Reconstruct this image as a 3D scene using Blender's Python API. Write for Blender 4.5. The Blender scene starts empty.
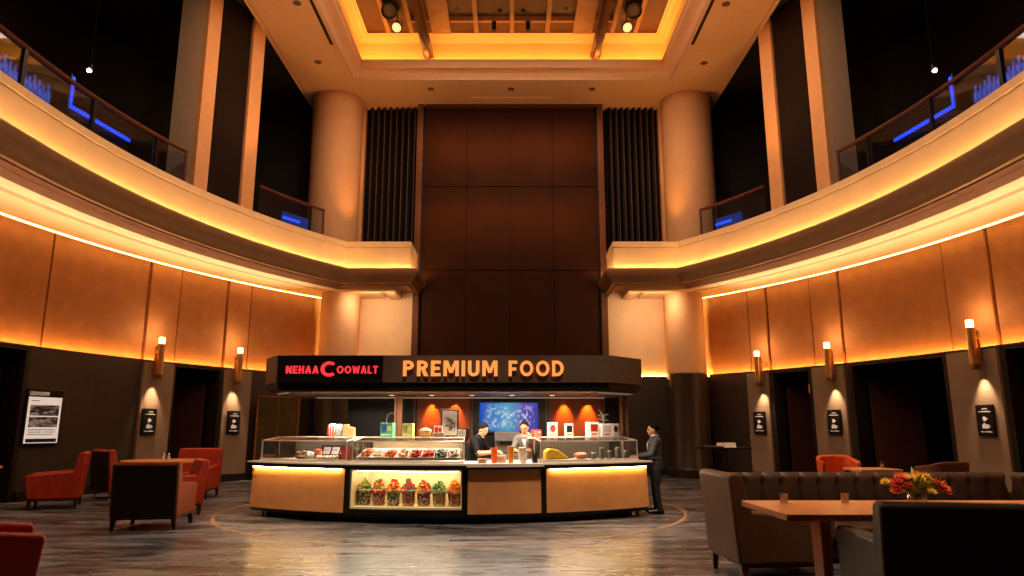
import bpy, bmesh, math, random
from math import sin, cos, pi, sqrt, radians, atan2, asin
from mathutils import Vector, Matrix, noise
from mathutils.kdtree import KDTree
random.seed(7)
scn = bpy.context.scene
COL = scn.collection

# ------------------------------------------------------------------ colour + materials
def S(r, g, b):
    f = lambda c: (c/255/12.92) if c/255 <= .04045 else ((c/255+.055)/1.055)**2.4
    return (f(r), f(g), f(b))

def mat(name, col, rough=.5, metal=0., var=.12, scale=6., bump=0., bscale=60., emit=None, estr=0., coat=0., spec=.28, sheen=0.):
    m = bpy.data.materials.new(name); m.use_nodes = True
    nt = m.node_tree; N = nt.nodes; L = nt.links
    b = N['Principled BSDF']
    b.inputs['Roughness'].default_value = rough
    b.inputs['Metallic'].default_value = metal
    b.inputs['Specular IOR Level'].default_value = spec
    if coat: b.inputs['Coat Weight'].default_value = coat; b.inputs['Coat Roughness'].default_value = .15
    tc = N.new('ShaderNodeTexCoord')
    nz = N.new('ShaderNodeTexNoise'); nz.inputs['Scale'].default_value = scale; nz.inputs['Detail'].default_value = 5
    L.new(tc.outputs['Object'], nz.inputs['Vector'])
    rp = N.new('ShaderNodeValToRGB'); e = rp.color_ramp.elements
    e[0].position = .3; e[1].position = .7
    e[0].color = (*[max(0, c*(1-var)) for c in col], 1); e[1].color = (*[min(1, c*(1+var)) for c in col], 1)
    L.new(nz.outputs['Fac'], rp.inputs['Fac']); L.new(rp.outputs['Color'], b.inputs['Base Color'])
    if bump:
        n2 = N.new('ShaderNodeTexNoise'); n2.inputs['Scale'].default_value = bscale; n2.inputs['Detail'].default_value = 3
        L.new(tc.outputs['Object'], n2.inputs['Vector'])
        bp = N.new('ShaderNodeBump'); bp.inputs['Strength'].default_value = bump; bp.inputs['Distance'].default_value = .02
        L.new(n2.outputs['Fac'], bp.inputs['Height']); L.new(bp.outputs['Normal'], b.inputs['Normal'])
    if emit:
        b.inputs['Emission Color'].default_value = (*emit, 1); b.inputs['Emission Strength'].default_value = estr
    return m

def glow(name, col, strength):
    m = bpy.data.materials.new(name); m.use_nodes = True
    nt = m.node_tree; nt.nodes.clear()
    o = nt.nodes.new('ShaderNodeOutputMaterial'); e = nt.nodes.new('ShaderNodeEmission')
    e.inputs['Color'].default_value = (*col, 1); e.inputs['Strength'].default_value = strength
    nt.links.new(e.outputs[0], o.inputs[0]); return m

def glass(name, tint=(1, 1, 1), refl=.09):
    m = bpy.data.materials.new(name); m.use_nodes = True
    nt = m.node_tree; nt.nodes.clear(); N = nt.nodes
    o = N.new('ShaderNodeOutputMaterial'); t = N.new('ShaderNodeBsdfTransparent'); g = N.new('ShaderNodeBsdfGlossy')
    t.inputs[0].default_value = (*tint, 1); g.inputs['Roughness'].default_value = .03
    lw = N.new('ShaderNodeLayerWeight'); lw.inputs['Blend'].default_value = .25
    ma = N.new('ShaderNodeMath'); ma.operation = 'MULTIPLY_ADD'; ma.inputs[1].default_value = .30 if refl < .03 else .5; ma.inputs[2].default_value = refl
    mx = N.new('ShaderNodeMixShader')
    nt.links.new(lw.outputs['Fresnel'], ma.inputs[0]); nt.links.new(ma.outputs[0], mx.inputs[0])
    nt.links.new(t.outputs[0], mx.inputs[1]); nt.links.new(g.outputs[0], mx.inputs[2]); nt.links.new(mx.outputs[0], o.inputs[0])
    return m

# ------------------------------------------------------------------ mesh builder
class MB:
    def __init__(s): s.v = []; s.f = []; s.m = []
    def add(s, vs, fs, mi=0):
        o = len(s.v); s.v += [tuple(p) for p in vs]
        for f in fs: s.f.append([i+o for i in f]); s.m.append(mi)
        return s
    def merge(s, o, M=None, dm=0):
        s.add([M @ Vector(p) if M else p for p in o.v], [], 0)
        k = len(s.v)-len(o.v)
        for f, m in zip(o.f, o.m): s.f.append([i+k for i in f]); s.m.append(m+dm)
        return s
    def box(s, x0, x1, y0, y1, z0, z1, mi=0, M=None):
        v = [Vector((x, y, z)) for z in (z0, z1) for y in (y0, y1) for x in (x0, x1)]
        if M: v = [M @ p for p in v]
        return s.add(v, [(0,2,3,1), (4,5,7,6), (0,1,5,4), (2,6,7,3), (0,4,6,2), (1,3,7,5)], mi)
    def hexa(s, low, high, mi=0):        # two quads
        return s.add(list(low)+list(high), [(3,2,1,0), (4,5,6,7), (0,1,5,4), (1,2,6,5), (2,3,7,6), (3,0,4,7)], mi)
    def rings(s, rs, mi=0, caps=True, closed=True):
        n = len(rs[0]); o = len(s.v)
        for r in rs: s.v += [tuple(p) for p in r]
        for i in range(len(rs)-1):
            for j in range(n if closed else n-1):
                a = o+i*n+j; b = o+i*n+(j+1) % n
                s.f.append([a, b, b+n, a+n]); s.m.append(mi)
        if caps and closed:
            s.f.append([o+j for j in range(n)][::-1]); s.m.append(mi)
            s.f.append([o+(len(rs)-1)*n+j for j in range(n)]); s.m.append(mi)
        return s
    def tube(s, pts, rad, n=8, mi=0, caps=True, sq=1.):
        pts = [Vector(p) for p in pts]; R = rad if isinstance(rad, (list, tuple)) else [rad]*len(pts)
        rs = []; up = None
        for i, p in enumerate(pts):
            d = (pts[min(i+1, len(pts)-1)]-pts[max(i-1, 0)]).normalized()
            if up is None:
                up = Vector((0, 0, 1)) if abs(d.z) < .9 else Vector((1, 0, 0))
            a = d.cross(up).normalized(); b = a.cross(d).normalized(); up = b
            rs.append([p+a*(R[i]*cos(2*pi*k/n))+b*(R[i]*sq*sin(2*pi*k/n)) for k in range(n)])
        return s.rings(rs, mi, caps)
    def lathe(s, prof, n=24, c=(0, 0, 0), mi=0, caps=True):
        return s.rings([[(c[0]+r*cos(2*pi*k/n), c[1]+r*sin(2*pi*k/n), c[2]+z) for k in range(n)] for r, z in prof], mi, caps)
    def ball(s, c, r, n=12, m=8, mi=0, amp=0., seed=0):
        rx, ry, rz = r if isinstance(r, (tuple, list)) else (r, r, r)
        rs = []
        for i in range(1, m):
            t = pi*i/m; row = []
            for k in range(n):
                d = Vector((sin(t)*cos(2*pi*k/n), sin(t)*sin(2*pi*k/n), -cos(t)))
                q = 1+amp*noise.noise(d*2.3+Vector((seed*3.7, seed, 0))) if amp else 1
                row.append((c[0]+d.x*rx*q, c[1]+d.y*ry*q, c[2]+d.z*rz*q))
            rs.append(row)
        return s.rings(rs, mi)
    def prism(s, poly, axis, a0, a1, mi=0):   # polygon in the two other axes, extruded along axis
        def mk(p, a): return {'x': (a, p[0], p[1]), 'y': (p[0], a, p[1]), 'z': (p[0], p[1], a)}[axis]
        n = len(poly); v = [mk(p, a0) for p in poly]+[mk(p, a1) for p in poly]
        f = [list(range(n))[::-1], [n+i for i in range(n)]]+[[i, (i+1) % n, n+(i+1) % n, n+i] for i in range(n)]
        return s.add(v, f, mi)
    def build(s, name, mats, parent=None, smooth=True, bevel=0., seg=2, sub=0, loc=None, ang=35):
        me = bpy.data.meshes.new(name); me.from_pydata(s.v, [], s.f)
        for k in (mats if isinstance(mats, (list, tuple)) else [mats]): me.materials.append(k)
        me.polygons.foreach_set('material_index', s.m)
        bm = bmesh.new(); bm.from_mesh(me); bmesh.ops.recalc_face_normals(bm, faces=bm.faces); bm.to_mesh(me); bm.free()
        if smooth:
            me.shade_smooth(); me.set_sharp_from_angle(angle=radians(ang))
        o = bpy.data.objects.new(name, me); COL.objects.link(o)
        if loc: o.location = loc
        if parent: o.parent = parent
        if bevel:
            b = o.modifiers.new('bevel', 'BEVEL'); b.width = bevel; b.segments = seg; b.limit_method = 'ANGLE'; b.angle_limit = radians(40)
        if sub:
            b = o.modifiers.new('sub', 'SUBSURF'); b.levels = sub; b.render_levels = sub
        return o

def tag(o, label, cat, group=None, kind=None):
    o['label'] = label; o['category'] = cat
    if group: o['group'] = group
    if kind: o['kind'] = kind
    return o
def struct(o): o['kind'] = 'structure'; return o
def thing(name, label, cat, loc=(0, 0, 0), rotz=0., group=None, scale=1.):
    o = bpy.data.objects.new(name, None); COL.objects.link(o); o.empty_display_size = .1
    o.location = loc; o.rotation_euler = (0, 0, rotz); o.scale = (scale,)*3
    return tag(o, label, cat, group)
def dup(root, label, loc, rotz=None, scale=None, recol=None):
    r = root.copy(); COL.objects.link(r); r.location = loc; r['label'] = label
    if rotz is not None: r.rotation_euler = (0, 0, rotz)
    if scale is not None: r.scale = (scale,)*3
    def kids(a, b):
        for ch in a.children:
            c = ch.copy(); COL.objects.link(c); c.parent = b
            kids(ch, c)
    kids(root, r)
    return r

# ------------------------------------------------------------------ camera (f = 700 px at 1024 wide, eye height 1.6 m, tilted up)
F = 700.; PITCH = math.atan(140/F); EYE = 1.6
cam = bpy.data.cameras.new('camera'); cam.sensor_width = 36; cam.lens = F/1024*36; cam.clip_end = 200
co = bpy.data.objects.new('camera', cam); COL.objects.link(co); co.location = (0, 0, EYE); co.rotation_euler = (pi/2+PITCH, 0, 0)
scn.camera = co
def at(px, py, D):                      # the point at horizontal distance D that the photo shows at (px, py)
    u = (px-512)/F; v = (288-py)/F
    d = Vector((u, cos(PITCH)-v*sin(PITCH), sin(PITCH)+v*cos(PITCH)))
    return Vector((0, 0, EYE))+d*(D/d.y)

scn.view_settings.view_transform = 'Standard'
scn.view_settings.look = 'None'
scn.view_settings.exposure = 0.0
scn.cycles.use_denoising = True
scn.cycles.max_bounces = 8; scn.cycles.diffuse_bounces = 4; scn.cycles.transparent_max_bounces = 16
scn.cycles.sample_clamp_indirect = 4.0; scn.cycles.caustics_reflective = False; scn.cycles.caustics_refractive = False
w = bpy.data.worlds.new('world'); scn.world = w; w.use_nodes = True
w.node_tree.nodes['Background'].inputs[0].default_value = (1, .55, .3, 1); w.node_tree.nodes['Background'].inputs[1].default_value = .01

AMBER = (1., .46, .10)
WARM = (1., .66, .34)
def lamp(kind, name, loc, power, col=WARM, target=None, size=.1, spot=60, blend=.5, sy=None):
    l = bpy.data.lights.new(name, kind); l.energy = power; l.color = col
    if kind == 'SPOT': l.spot_size = radians(spot); l.spot_blend = blend; l.shadow_soft_size = size
    elif kind == 'AREA':
        l.size = size
        if sy: l.shape = 'RECTANGLE'; l.size_y = sy
    else: l.shadow_soft_size = size
    o = bpy.data.objects.new(name, l); COL.objects.link(o); o.location = loc
    if target is not None:
        o.rotation_euler = (Vector(target)-Vector(loc)).to_track_quat('-Z', 'Y').to_euler()
    return o
# ------------------------------------------------------------------ materials of the hall
M_up = mat('warm_plaster', S(150, 98, 62), .75, var=.10, scale=3, bump=.35, bscale=45)
M_col = mat('column_plaster', S(200, 148, 104), .7, var=.04)
M_cream = mat('cream_plaster', S(226, 186, 140), .6, var=.05, scale=2)
M_ceil = mat('ceiling_paint', S(190, 145, 110), .8, var=.04)
M_low = mat('dark_brown_wall', S(52, 38, 29), .6, var=.15, scale=4, bump=.1)
M_pil = mat('speckled_stone', S(128, 103, 82), .7, var=.35, scale=90, bump=.15, bscale=120)
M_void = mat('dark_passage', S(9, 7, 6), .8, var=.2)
M_base = mat('dark_baseboard', S(30, 21, 16), .45)
M_ledge = mat('bronze_moulding', S(150, 112, 78), .45, metal=.25, var=.08)
M_groove = mat('moulding_brown', S(120, 70, 38), .6)
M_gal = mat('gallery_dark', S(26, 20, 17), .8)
M_stone = mat('dark_stone_inlay', S(32, 18, 11), .8, spec=.08, var=.35, scale=25, bump=.1)
M_grey = mat('pale_pillar_plaster', S(205, 170, 140), .7, var=.04)
M_orange = mat('pillar_edge_plaster', S(215, 150, 95), .65, var=.05)
M_slat = mat('dark_fluted_slats', S(24, 14, 11), .6, spec=.1)
M_slat2 = mat('fluted_ridge', S(70, 48, 36), .5)
M_bronze = mat('bronze_panel', S(50, 23, 8), .6, metal=0, spec=.06, var=.12, scale=1.5)
M_bronze_d = mat('bronze_frame', S(96, 56, 32), .5, metal=.4)
M_black = mat('black_joint', S(14, 10, 8), .6)
M_wood = mat('coffer_wood', S(150, 96, 54), .6, var=.15, scale=3)
M_wood_d = mat('coffer_wood_dark', S(84, 46, 22), .6, var=.15, scale=3)
M_granite = mat('dark_granite', S(46, 33, 25), .3, var=.3, scale=30)
M_cove = mat('cove_plaster', S(238, 190, 120), .7, var=.03)

G_wallcove = glow('led_wall_cove', (1., .60, .17), 13)
G_waist = glow('led_waist', (1., .46, .09), 80)
G_para = glow('led_parapet', (1., .58, .18), 62)
G_coffer = glow('led_coffer', (1., .54, .12), 42)
G_blue = glow('blue_led', (.02, .07, 1.), 2.2)
G_star = glow('white_lamp', (1., .9, .75), 30)

# ------------------------------------------------------------------ floor
def floor_material():
    m = bpy.data.materials.new('patterned_floor'); m.use_nodes = True
    nt = m.node_tree; N = nt.nodes; L = nt.links; b = N['Principled BSDF']
    tc = N.new('ShaderNodeTexCoord')
    def mapping(scale, rot):
        q = N.new('ShaderNodeMapping'); q.inputs['Scale'].default_value = scale; q.inputs['Rotation'].default_value = (0, 0, radians(rot)); L.new(tc.outputs['Object'], q.inputs['Vector']); return q
    def mix(f_, a, b_):
        q = N.new('ShaderNodeMix'); q.data_type = 'FLOAT'; q.inputs[0].default_value = f_; L.new(a, q.inputs[2]); L.new(b_, q.inputs[3]); return q.outputs[0]
    def sharpen(sock, lo, hi):
        q = N.new('ShaderNodeMapRange'); q.inputs[1].default_value = lo; q.inputs[2].default_value = hi; L.new(sock, q.inputs[0]); return q.outputs[0]
    mp = mapping((.32, 1.25, 1), -16)        # long sweeping dark and light bands
    wv = N.new('ShaderNodeTexNoise'); wv.inputs['Scale'].default_value = 1.0; wv.inputs['Detail'].default_value = 3; wv.inputs['Distortion'].default_value = 2.2; L.new(mp.outputs[0], wv.inputs['Vector'])
    band = sharpen(wv.outputs['Fac'], .42, .58)
    m3 = mapping((.8, 5, 1), -12)           # brushed streaks inside the bands
    st = N.new('ShaderNodeTexNoise'); st.inputs['Scale'].default_value = 1.6; st.inputs['Detail'].default_value = 5; st.inputs['Distortion'].default_value = .8; L.new(m3.outputs[0], st.inputs['Vector'])
    streak = sharpen(st.outputs['Fac'], .30, .70)
    bk = N.new('ShaderNodeTexBrick'); bk.inputs['Scale'].default_value = .55; bk.inputs['Mortar Size'].default_value = .003
    bk.inputs['Color1'].default_value = (.15, .15, .15, 1); bk.inputs['Color2'].default_value = (.85, .85, .85, 1); bk.inputs['Mortar'].default_value = (.2, .2, .2, 1)
    bk.inputs['Brick Width'].default_value = .9; bk.inputs['Row Height'].default_value = .32
    L.new(mapping((1, 1, 1), -8).outputs[0], bk.inputs['Vector'])
    fine = N.new('ShaderNodeTexNoise'); fine.inputs['Scale'].default_value = 45; fine.inputs['Detail'].default_value = 3
    L.new(mapping((.5, 1.4, 1), 0).outputs[0], fine.inputs['Vector'])
    c = mix(.36, band, streak); c = mix(.22, c, bk.outputs['Color']); d = mix(.20, c, fine.outputs['Fac'])
    r = N.new('ShaderNodeValToRGB'); e = r.color_ramp.elements
    e[0].position = .22; e[0].color = (*S(38, 36, 38), 1); e[1].position = .80; e[1].color = (*S(122, 119, 123), 1)
    L.new(d, r.inputs[0]); L.new(r.outputs[0], b.inputs['Base Color'])
    b.inputs['Specular IOR Level'].default_value = .34
    rr = N.new('ShaderNodeMapRange'); rr.inputs['To Min'].default_value = .22; rr.inputs['To Max'].default_value = .36
    L.new(streak, rr.inputs[0]); L.new(rr.outputs[0], b.inputs['Roughness'])
    bp = N.new('ShaderNodeBump'); bp.inputs['Strength'].default_value = .04; bp.inputs['Distance'].default_value = .01
    L.new(fine.outputs['Fac'], bp.inputs['Height']); L.new(bp.outputs[0], b.inputs['Normal'])
    return m
f = MB(); f.box(-16, 16, -4, 30, -.2, 0); struct(f.build('floor', floor_material(), smooth=False))
r = MB(); RC = (-1.15, 14.75)
for (r0, r1) in ((4.50, 4.56), (4.60, 4.612)):
    n = 128
    rs = [[(RC[0]+q*cos(2*pi*k/n), RC[1]+q*sin(2*pi*k/n), z) for k in range(n)] for q, z in ((r0, .001), (r0, .004), (r1, .004), (r1, .001))]
    r.rings(rs, 0, caps=False)
struct(r.build('trim_1', mat('floor_ring_inlay', S(158, 124, 92), .5)))

# ------------------------------------------------------------------ curved side walls
CX, CY, RW, RF = 9.4, 12., 21., 18.3
def arc(s, y, R):                       # point of a wall circle, s = -1 left, +1 right, and its inward normal
    if y <= CY: return Vector((s*(R-CX), y, 0)), Vector((-s, 0, 0))
    x = R-0.; x = sqrt(R*R-(y-CY)**2)-CX
    p = Vector((s*x, y, 0)); n = (Vector((-s*CX, CY, 0))-p).normalized()
    return p, n
def wpt(s, y, off, z, R=RW):
    p, n = arc(s, y, R); q = p+n*off; return (q.x, q.y, z)
def ysolve(s, px, R=RW):                # where a vertical line of the photo meets the wall
    k = abs(px-512)/F; lo, hi = 2., 24.9
    for _ in range(50):
        mid = (lo+hi)/2; x = abs(arc(s, mid, R)[0].x)
        if x/mid > k: lo = mid
        else: hi = mid
    return lo
YEND = 24.95
def ysteps(y0, y1, d=.6):
    n = max(1, int(math.ceil((y1-y0)/d))); return [y0+(y1-y0)*i/n for i in range(n+1)]
def slab(mb, s, y0, y1, off, back, z0, z1, mi):
    ys = ysteps(y0, y1); rs = []
    for y in ys: rs.append([wpt(s, y, off, z0), wpt(s, y, off, z1), wpt(s, y, back, z1), wpt(s, y, back, z0)])
    mb.rings(rs, mi)
ZW, ZT = 3.4, 6.2
bays = {-1: [(-40, 22, 'D'), (22, 137, 'W'), (137, 168, 'P'), (168, 220, 'D'), (220, 247, 'P')],
        1: [(1010, 1075, 'D'), (956, 1008, 'P'), (853, 954, 'D'), (817, 849, 'P'), (773, 816, 'D'), (751, 772, 'P')]}
seams = {-1: [38, 141, 173, 222, 246], 1: [1004, 956, 846, 816, 771, 752]}
door_n = 0
for s in (-1, 1):
    side = 'left' if s < 0 else 'right'
    mb = MB()
    prev = -3.
    for px0, px1, k in bays[s]:
        y0, y1 = sorted((ysolve(s, px0), ysolve(s, px1)))
        if y0-prev > .02: slab(mb, s, prev, y0, .22, -.2, 0, ZW, 1)
        if k == 'W': slab(mb, s, y0, y1, .22, -.2, 0, ZW, 1)
        if k == 'P': slab(mb, s, y0, y1, .30, -.2, 0, ZW-.02, 2); slab(mb, s, y0, y1, .22, -.2, ZW-.02, ZW, 1)
        if k == 'D':
            slab(mb, s, y0, y1, .20, -.2, 3.335, ZW, 1)
            ya, yb = y0, y1
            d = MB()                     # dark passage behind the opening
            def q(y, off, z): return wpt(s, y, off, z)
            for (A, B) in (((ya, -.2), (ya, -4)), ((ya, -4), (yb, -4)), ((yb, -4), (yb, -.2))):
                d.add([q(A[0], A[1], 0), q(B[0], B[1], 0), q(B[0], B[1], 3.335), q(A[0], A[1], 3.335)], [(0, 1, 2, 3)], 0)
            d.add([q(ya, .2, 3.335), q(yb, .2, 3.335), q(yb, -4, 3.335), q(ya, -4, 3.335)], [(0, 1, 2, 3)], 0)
            # jamb linings
            for yy, dy in ((ya, .12), (yb, -.12)):
                a = [q(yy, .24, 0), q(yy+dy, .24, 0), q(yy+dy, -.25, 0), q(yy, -.25, 0)]
                d.hexa(a, [(x, y, 3.335) for x, y, z in a], 1)
            # dark red-brown leaf standing open at the far side
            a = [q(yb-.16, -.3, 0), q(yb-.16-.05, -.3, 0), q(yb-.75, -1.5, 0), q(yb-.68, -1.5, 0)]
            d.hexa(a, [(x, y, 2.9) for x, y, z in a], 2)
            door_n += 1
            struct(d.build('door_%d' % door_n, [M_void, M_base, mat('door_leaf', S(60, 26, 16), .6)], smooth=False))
        prev = y1
    slab(mb, s, prev, YEND, .22, -.2, 0, ZW, 1)
    # upper plaster panels with open joints
    ed = [-3.]+[ysolve(s, p) for p in seams[s]]+[YEND]
    for i in range(len(ed)-1):
        pil = (s < 0 and i in (2, 4)) or (s > 0 and i in (1, 3, 5))
        g = .03
        slab(mb, s, ed[i]+g, ed[i+1]-g, .08 if pil else .03, -.2, ZW, 7.0, 0)
    slab(mb, s, -3, YEND, -.05, -.2, ZW, 7.0, 3)
    slab(mb, s, -3, YEND, .22, .19, ZW, ZW+.05, 1)
    struct(mb.build('wall_'+side, [M_up, M_low, M_pil, M_groove], smooth=True, ang=20))
    # baseboard
    mb = MB(); prev = -3
    for px0, px1, k in bays[s]:
        y0, y1 = sorted((ysolve(s, px0), ysolve(s, px1)))
        if k == 'D':
            if y0-prev > .05: slab(mb, s, prev, y0, .34, .2, 0, .22, 0)
            prev = y1
    slab(mb, s, prev, YEND, .34, .2, 0, .22, 0)
    struct(mb.build('baseboard_'+side, M_base, ang=20))
    # light strip on top of the dark wainscot
    mb = MB(); slab(mb, s, 4, YEND, .17, .12, ZW+.004, ZW+.02, 0)
    struct(mb.build('trim_%d' % (4 if s < 0 else 5), G_waist))

# ------------------------------------------------------------------ balconies: one moulded profile swept along the hall
def path(s, flat=True):
    pts = [(s*(RF-CX)*1., y) for y in (4, 6, 8, 10)]
    pts += [tuple(arc(s, y, RF)[0][:2]) for y in ysteps(12, 22.0, .5)]
    if flat:
        p = arc(s, 22.6, RF)[0]
        pts += [(p.x, 22.6), (s*3.36, 22.6), (s*3.36, 25.)]
    return pts
def sweep(mb, s, prof, pts, mi=0, closed=False, mats=None):
    n = len(pts); cols = []
    for i in range(n):
        p = Vector((*pts[i],)); a = Vector((*pts[max(i-1, 0)],)); b = Vector((*pts[min(i+1, n-1)],))
        def nrm(d): d = d.normalized(); return Vector((-d.y, d.x))*(1 if s < 0 else -1)
        if i == 0: m = nrm(b-p)
        elif i == n-1: m = nrm(p-a)
        else:
            n1, n2 = nrm(p-a), nrm(b-p); m = (n1+n2).normalized(); m = m/max(.35, m.dot(n1))
        cols.append([(p.x+m.x*r, p.y+m.y*r, z) for r, z in prof])
    k = len(prof)
    for i in range(n-1):
        for j in range(k if closed else k-1):
            j2 = (j+1) % k
            mb.add([cols[i][j], cols[i+1][j], cols[i+1][j2], cols[i][j2]], [(0, 1, 2, 3)], mats[j] if mats else mi)
    if closed:
        for c in (cols[0], cols[-1]): mb.add(c, [list(range(k))], mi)
def weld(o, d=.0005):
    bm = bmesh.new(); bm.from_mesh(o.data); bmesh.ops.remove_doubles(bm, verts=bm.verts, dist=d)
    bmesh.ops.recalc_face_normals(bm, faces=bm.faces); bm.to_mesh(o.data); bm.free()
    o.data.shade_smooth(); o.data.set_sharp_from_angle(angle=radians(32)); return o
prof = [(.5, 6.85), (.5, 7.70), (0, 7.70), (0, 7.53), (.03, 7.52), (.03, 7.49), (.015, 7.48), (.03, 6.66),   # parapet
        (-.13, 6.64), (-.20, 6.74), (-.26, 6.74), (-.29, 6.69), (-.28, 6.60), (-.22, 6.48), (-.12, 6.38), (-.06, 6.30), (-.05, 6.26), (.04, 6.25), (.05, 6.22),  # lit trough, ogee
        (.10, 6.22), (.16, 6.34), (.30, 6.42), (.50, 6.42), (.62, 6.36), (.64, 6.20), (.72, 6.16), (.95, 6.16), (1.05, 6.20), (1.07, 6.28), (1.20, 6.28), (1.24, 6.20),
        (2.39, 6.20), (2.39, 6.62), (2.9, 6.62)]
pm = [0]*7+[0, 1, 1, 1, 1, 1, 1, 1, 1, 1, 1]+[2, 2, 2, 2, 2]+[0]*30
tn = 6
for s in (-1, 1):
    mb = MB(); sweep(mb, s, prof, path(s), mats=pm)
    struct(weld(mb.build('trim_%d' % tn, [M_cream, M_ledge, M_groove]))); tn += 1
    mb = MB(); sweep(mb, s, [(-.10, 6.655), (-.10, 6.675), (-.06, 6.675), (-.06, 6.655)], path(s), closed=True)
    struct(mb.build('trim_%d' % tn, G_para)); tn += 1
    mb = MB(); sweep(mb, s, [(2.395, 6.185), (2.395, 6.215), (2.47, 6.215), (2.47, 6.185)], path(s, False)+[tuple(arc(s, 22.6, RF)[0][:2]), tuple(arc(s, 23.6, RF)[0][:2])], closed=True)
    struct(mb.build('trim_%d' % tn, G_wallcove)); tn += 1
    # gallery floor, back wall and ceiling behind the parapet
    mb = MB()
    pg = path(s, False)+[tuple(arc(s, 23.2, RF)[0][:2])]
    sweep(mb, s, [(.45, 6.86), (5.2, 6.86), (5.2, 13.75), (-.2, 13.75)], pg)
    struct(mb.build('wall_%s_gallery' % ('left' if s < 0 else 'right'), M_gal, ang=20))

# ------------------------------------------------------------------ back wall
mb = MB()
mb.box(-9, 9, 24.95, 25.2, 0, ZW, 1); mb.box(-9, 9, 25.05, 25.2, ZW, 7.2, 0); mb.box(-14, 14, 25.1, 25.3, 7.2, 14, 2)
for s in (-1, 1):                        # dark returns joining the column to the side wall
    mb.box(min(s*5.5, s*5.62), max(s*5.5, s*5.62), 24.6, 25.1, 3.4, 13.6, 3)
struct(mb.build('wall_back', [M_cream, M_low, M_gal, M_orange], smooth=False))
mb = MB()
for s in (-1, 1): mb.box(min(s*9, s*3.5), max(s*9, s*3.5), 24.86, 24.96, 0, .22)
struct(mb.build('baseboard_back', M_base, smooth=False))
mb = MB()
for s in (-1, 1): mb.box(min(s*7.2, s*3.6), max(s*7.2, s*3.6), 24.99, 25.03, ZW+.003, ZW+.02)
struct(mb.build('trim_2', G_waist, smooth=False))
# fluted slats either side of the bronze panel
mb = MB()
for s in (-1, 1):
    mb.box(min(s*3.5, s*5.55), max(s*3.5, s*5.55), 24.85, 25.05, 7., 13.6, 0)
    n = 8
    for i in range(n):
        x = s*(3.68+i*(5.45-3.62)/n)
        mb.prism([(x-.10, 24.86), (x-.05, 24.66), (x+.02, 24.62), (x+.04, 24.86)], 'z', 7., 13.58, 0)
        mb.prism([(x+.025, 24.86), (x+.022, 24.60), (x+.055, 24.60), (x+.05, 24.86)], 'z', 7., 13.58, 1)
struct(mb.build('trim_3', [M_slat, M_slat2], smooth=False))
# tall bronze feature panel: 4 x 5 plates with dark joints in a frame
mb = MB(); X0, X1 = -3.52, 3.38
mb.box(X0, X1, 24.55, 25.05, 0, 13.55, 1)
for a, b in ((X0, X0+.22), (X1-.22, X1)): mb.box(a, b, 24.34, 24.6, 0, 13.5, 2)
mb.box(X0+.3, X1-.3, 24.34, 24.6, 13.38, 13.55, 2)
xs = [X0+.3+(X1-X0-.6)*i/4 for i in range(5)]; zs = [.5, 3.93, 7.13, 10.28, 13.38]
for i in range(4):
    for j in range(4): mb.box(xs[i]+.012, xs[i+1]-.012, 24.44, 24.6, zs[j]+.014, zs[j+1]-.014, 0)
struct(mb.build('wall_feature', [M_bronze, M_black, M_bronze_d], smooth=False))

# ------------------------------------------------------------------ round columns and big pillars
for i, s in enumerate((-1, 1)):
    mb = MB()
    mb.lathe([(.9, 7.0), (.9, 13.6)], 48, (s*6.42, 24.1, 0), 0)
    mb.lathe([(.66, 3.42), (.66, 6.6)], 48, (s*6.02, 24.2, 0), 0)
    mb.lathe([(.78, 0), (.78, .25), (.72, .27), (.70, .3), (.70, 3.38), (.66, 3.40), (.66, 3.42)], 48, (s*6.02, 24.2, 0), 1)
    struct(mb.build('trim_%d' % (20+i), [M_col, M_granite]))
for i, s in enumerate((-1, 1)):          # composite pillar standing on the parapet line
    p0 = Vector((s*8.27, 17.3, 0)); p1 = Vector((s*7.50, 19.4, 0)); t = (p1-p0); L_ = t.length; t.normalize(); o = Vector((t.y, -t.x, 0))*(-1)
    if o.x*s < 0: o = -o
    def pp(a, b, z): q = p0+t*a+o*b; return (q.x, q.y, z)
    mb = MB()
    def blk(a0, a1, b0, b1, mi):
        q = [pp(a0, b0, 6.9), pp(a1, b0, 6.9), pp(a1, b1, 6.9), pp(a0, b1, 6.9)]
        mb.hexa(q, [(x, y, 13.6) for x, y, z in q], mi)
    blk(0, L_, .12, 1.0, 0); blk(0, .46, 0, .14, 1); blk(.54, 1.66, .05, .14, 2); blk(1.74, L_, 0, .14, 1)
    blk(.46, .54, .09, .14, 3); blk(1.66, 1.74, .09, .14, 3)
    struct(mb.build('trim_%d' % (22+i), [M_grey, M_orange, M_stone, M_base], smooth=False))

# ------------------------------------------------------------------ ceiling with the lit coffer
mb = MB(); ZC = 13.49; EX = 7.45
mb.box(-EX, -5.55, -3, 25.2, ZC, ZC+.3, 0); mb.box(5.55, EX, -3, 25.2, ZC, ZC+.3, 0)
mb.box(-5.55, 5.55, 22.5, 25.2, ZC, ZC+.3, 0); mb.box(-5.55, 5.55, -3, 5, ZC, ZC+.3, 0)
for s in (-1, 1): mb.box(min(s*EX, s*(EX+.12)), max(s*EX, s*(EX+.12)), -3, 25.2, ZC-.05, ZC+.4, 1)
def frame(mb, x, y0, y1, prof, mi):      # rectangular moulding, prof = (inset, z)
    rs = [[(-x+d, y0+d, z), (x-d, y0+d, z), (x-d, y1-d, z), (-x+d, y1-d, z)] for d, z in prof]
    mb.rings(rs, mi, caps=False)
frame(mb, 5.535, 5.02, 22.485, [(0, ZC-.004), (0, ZC+.10), (.08, ZC+.22), (.2, ZC+.28), (.34, ZC+.28), (.36, ZC+.32), (.36, ZC+.58), (.26, ZC+.58), (.26, ZC+.50), (-.1, ZC+.50)], 1)
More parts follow.
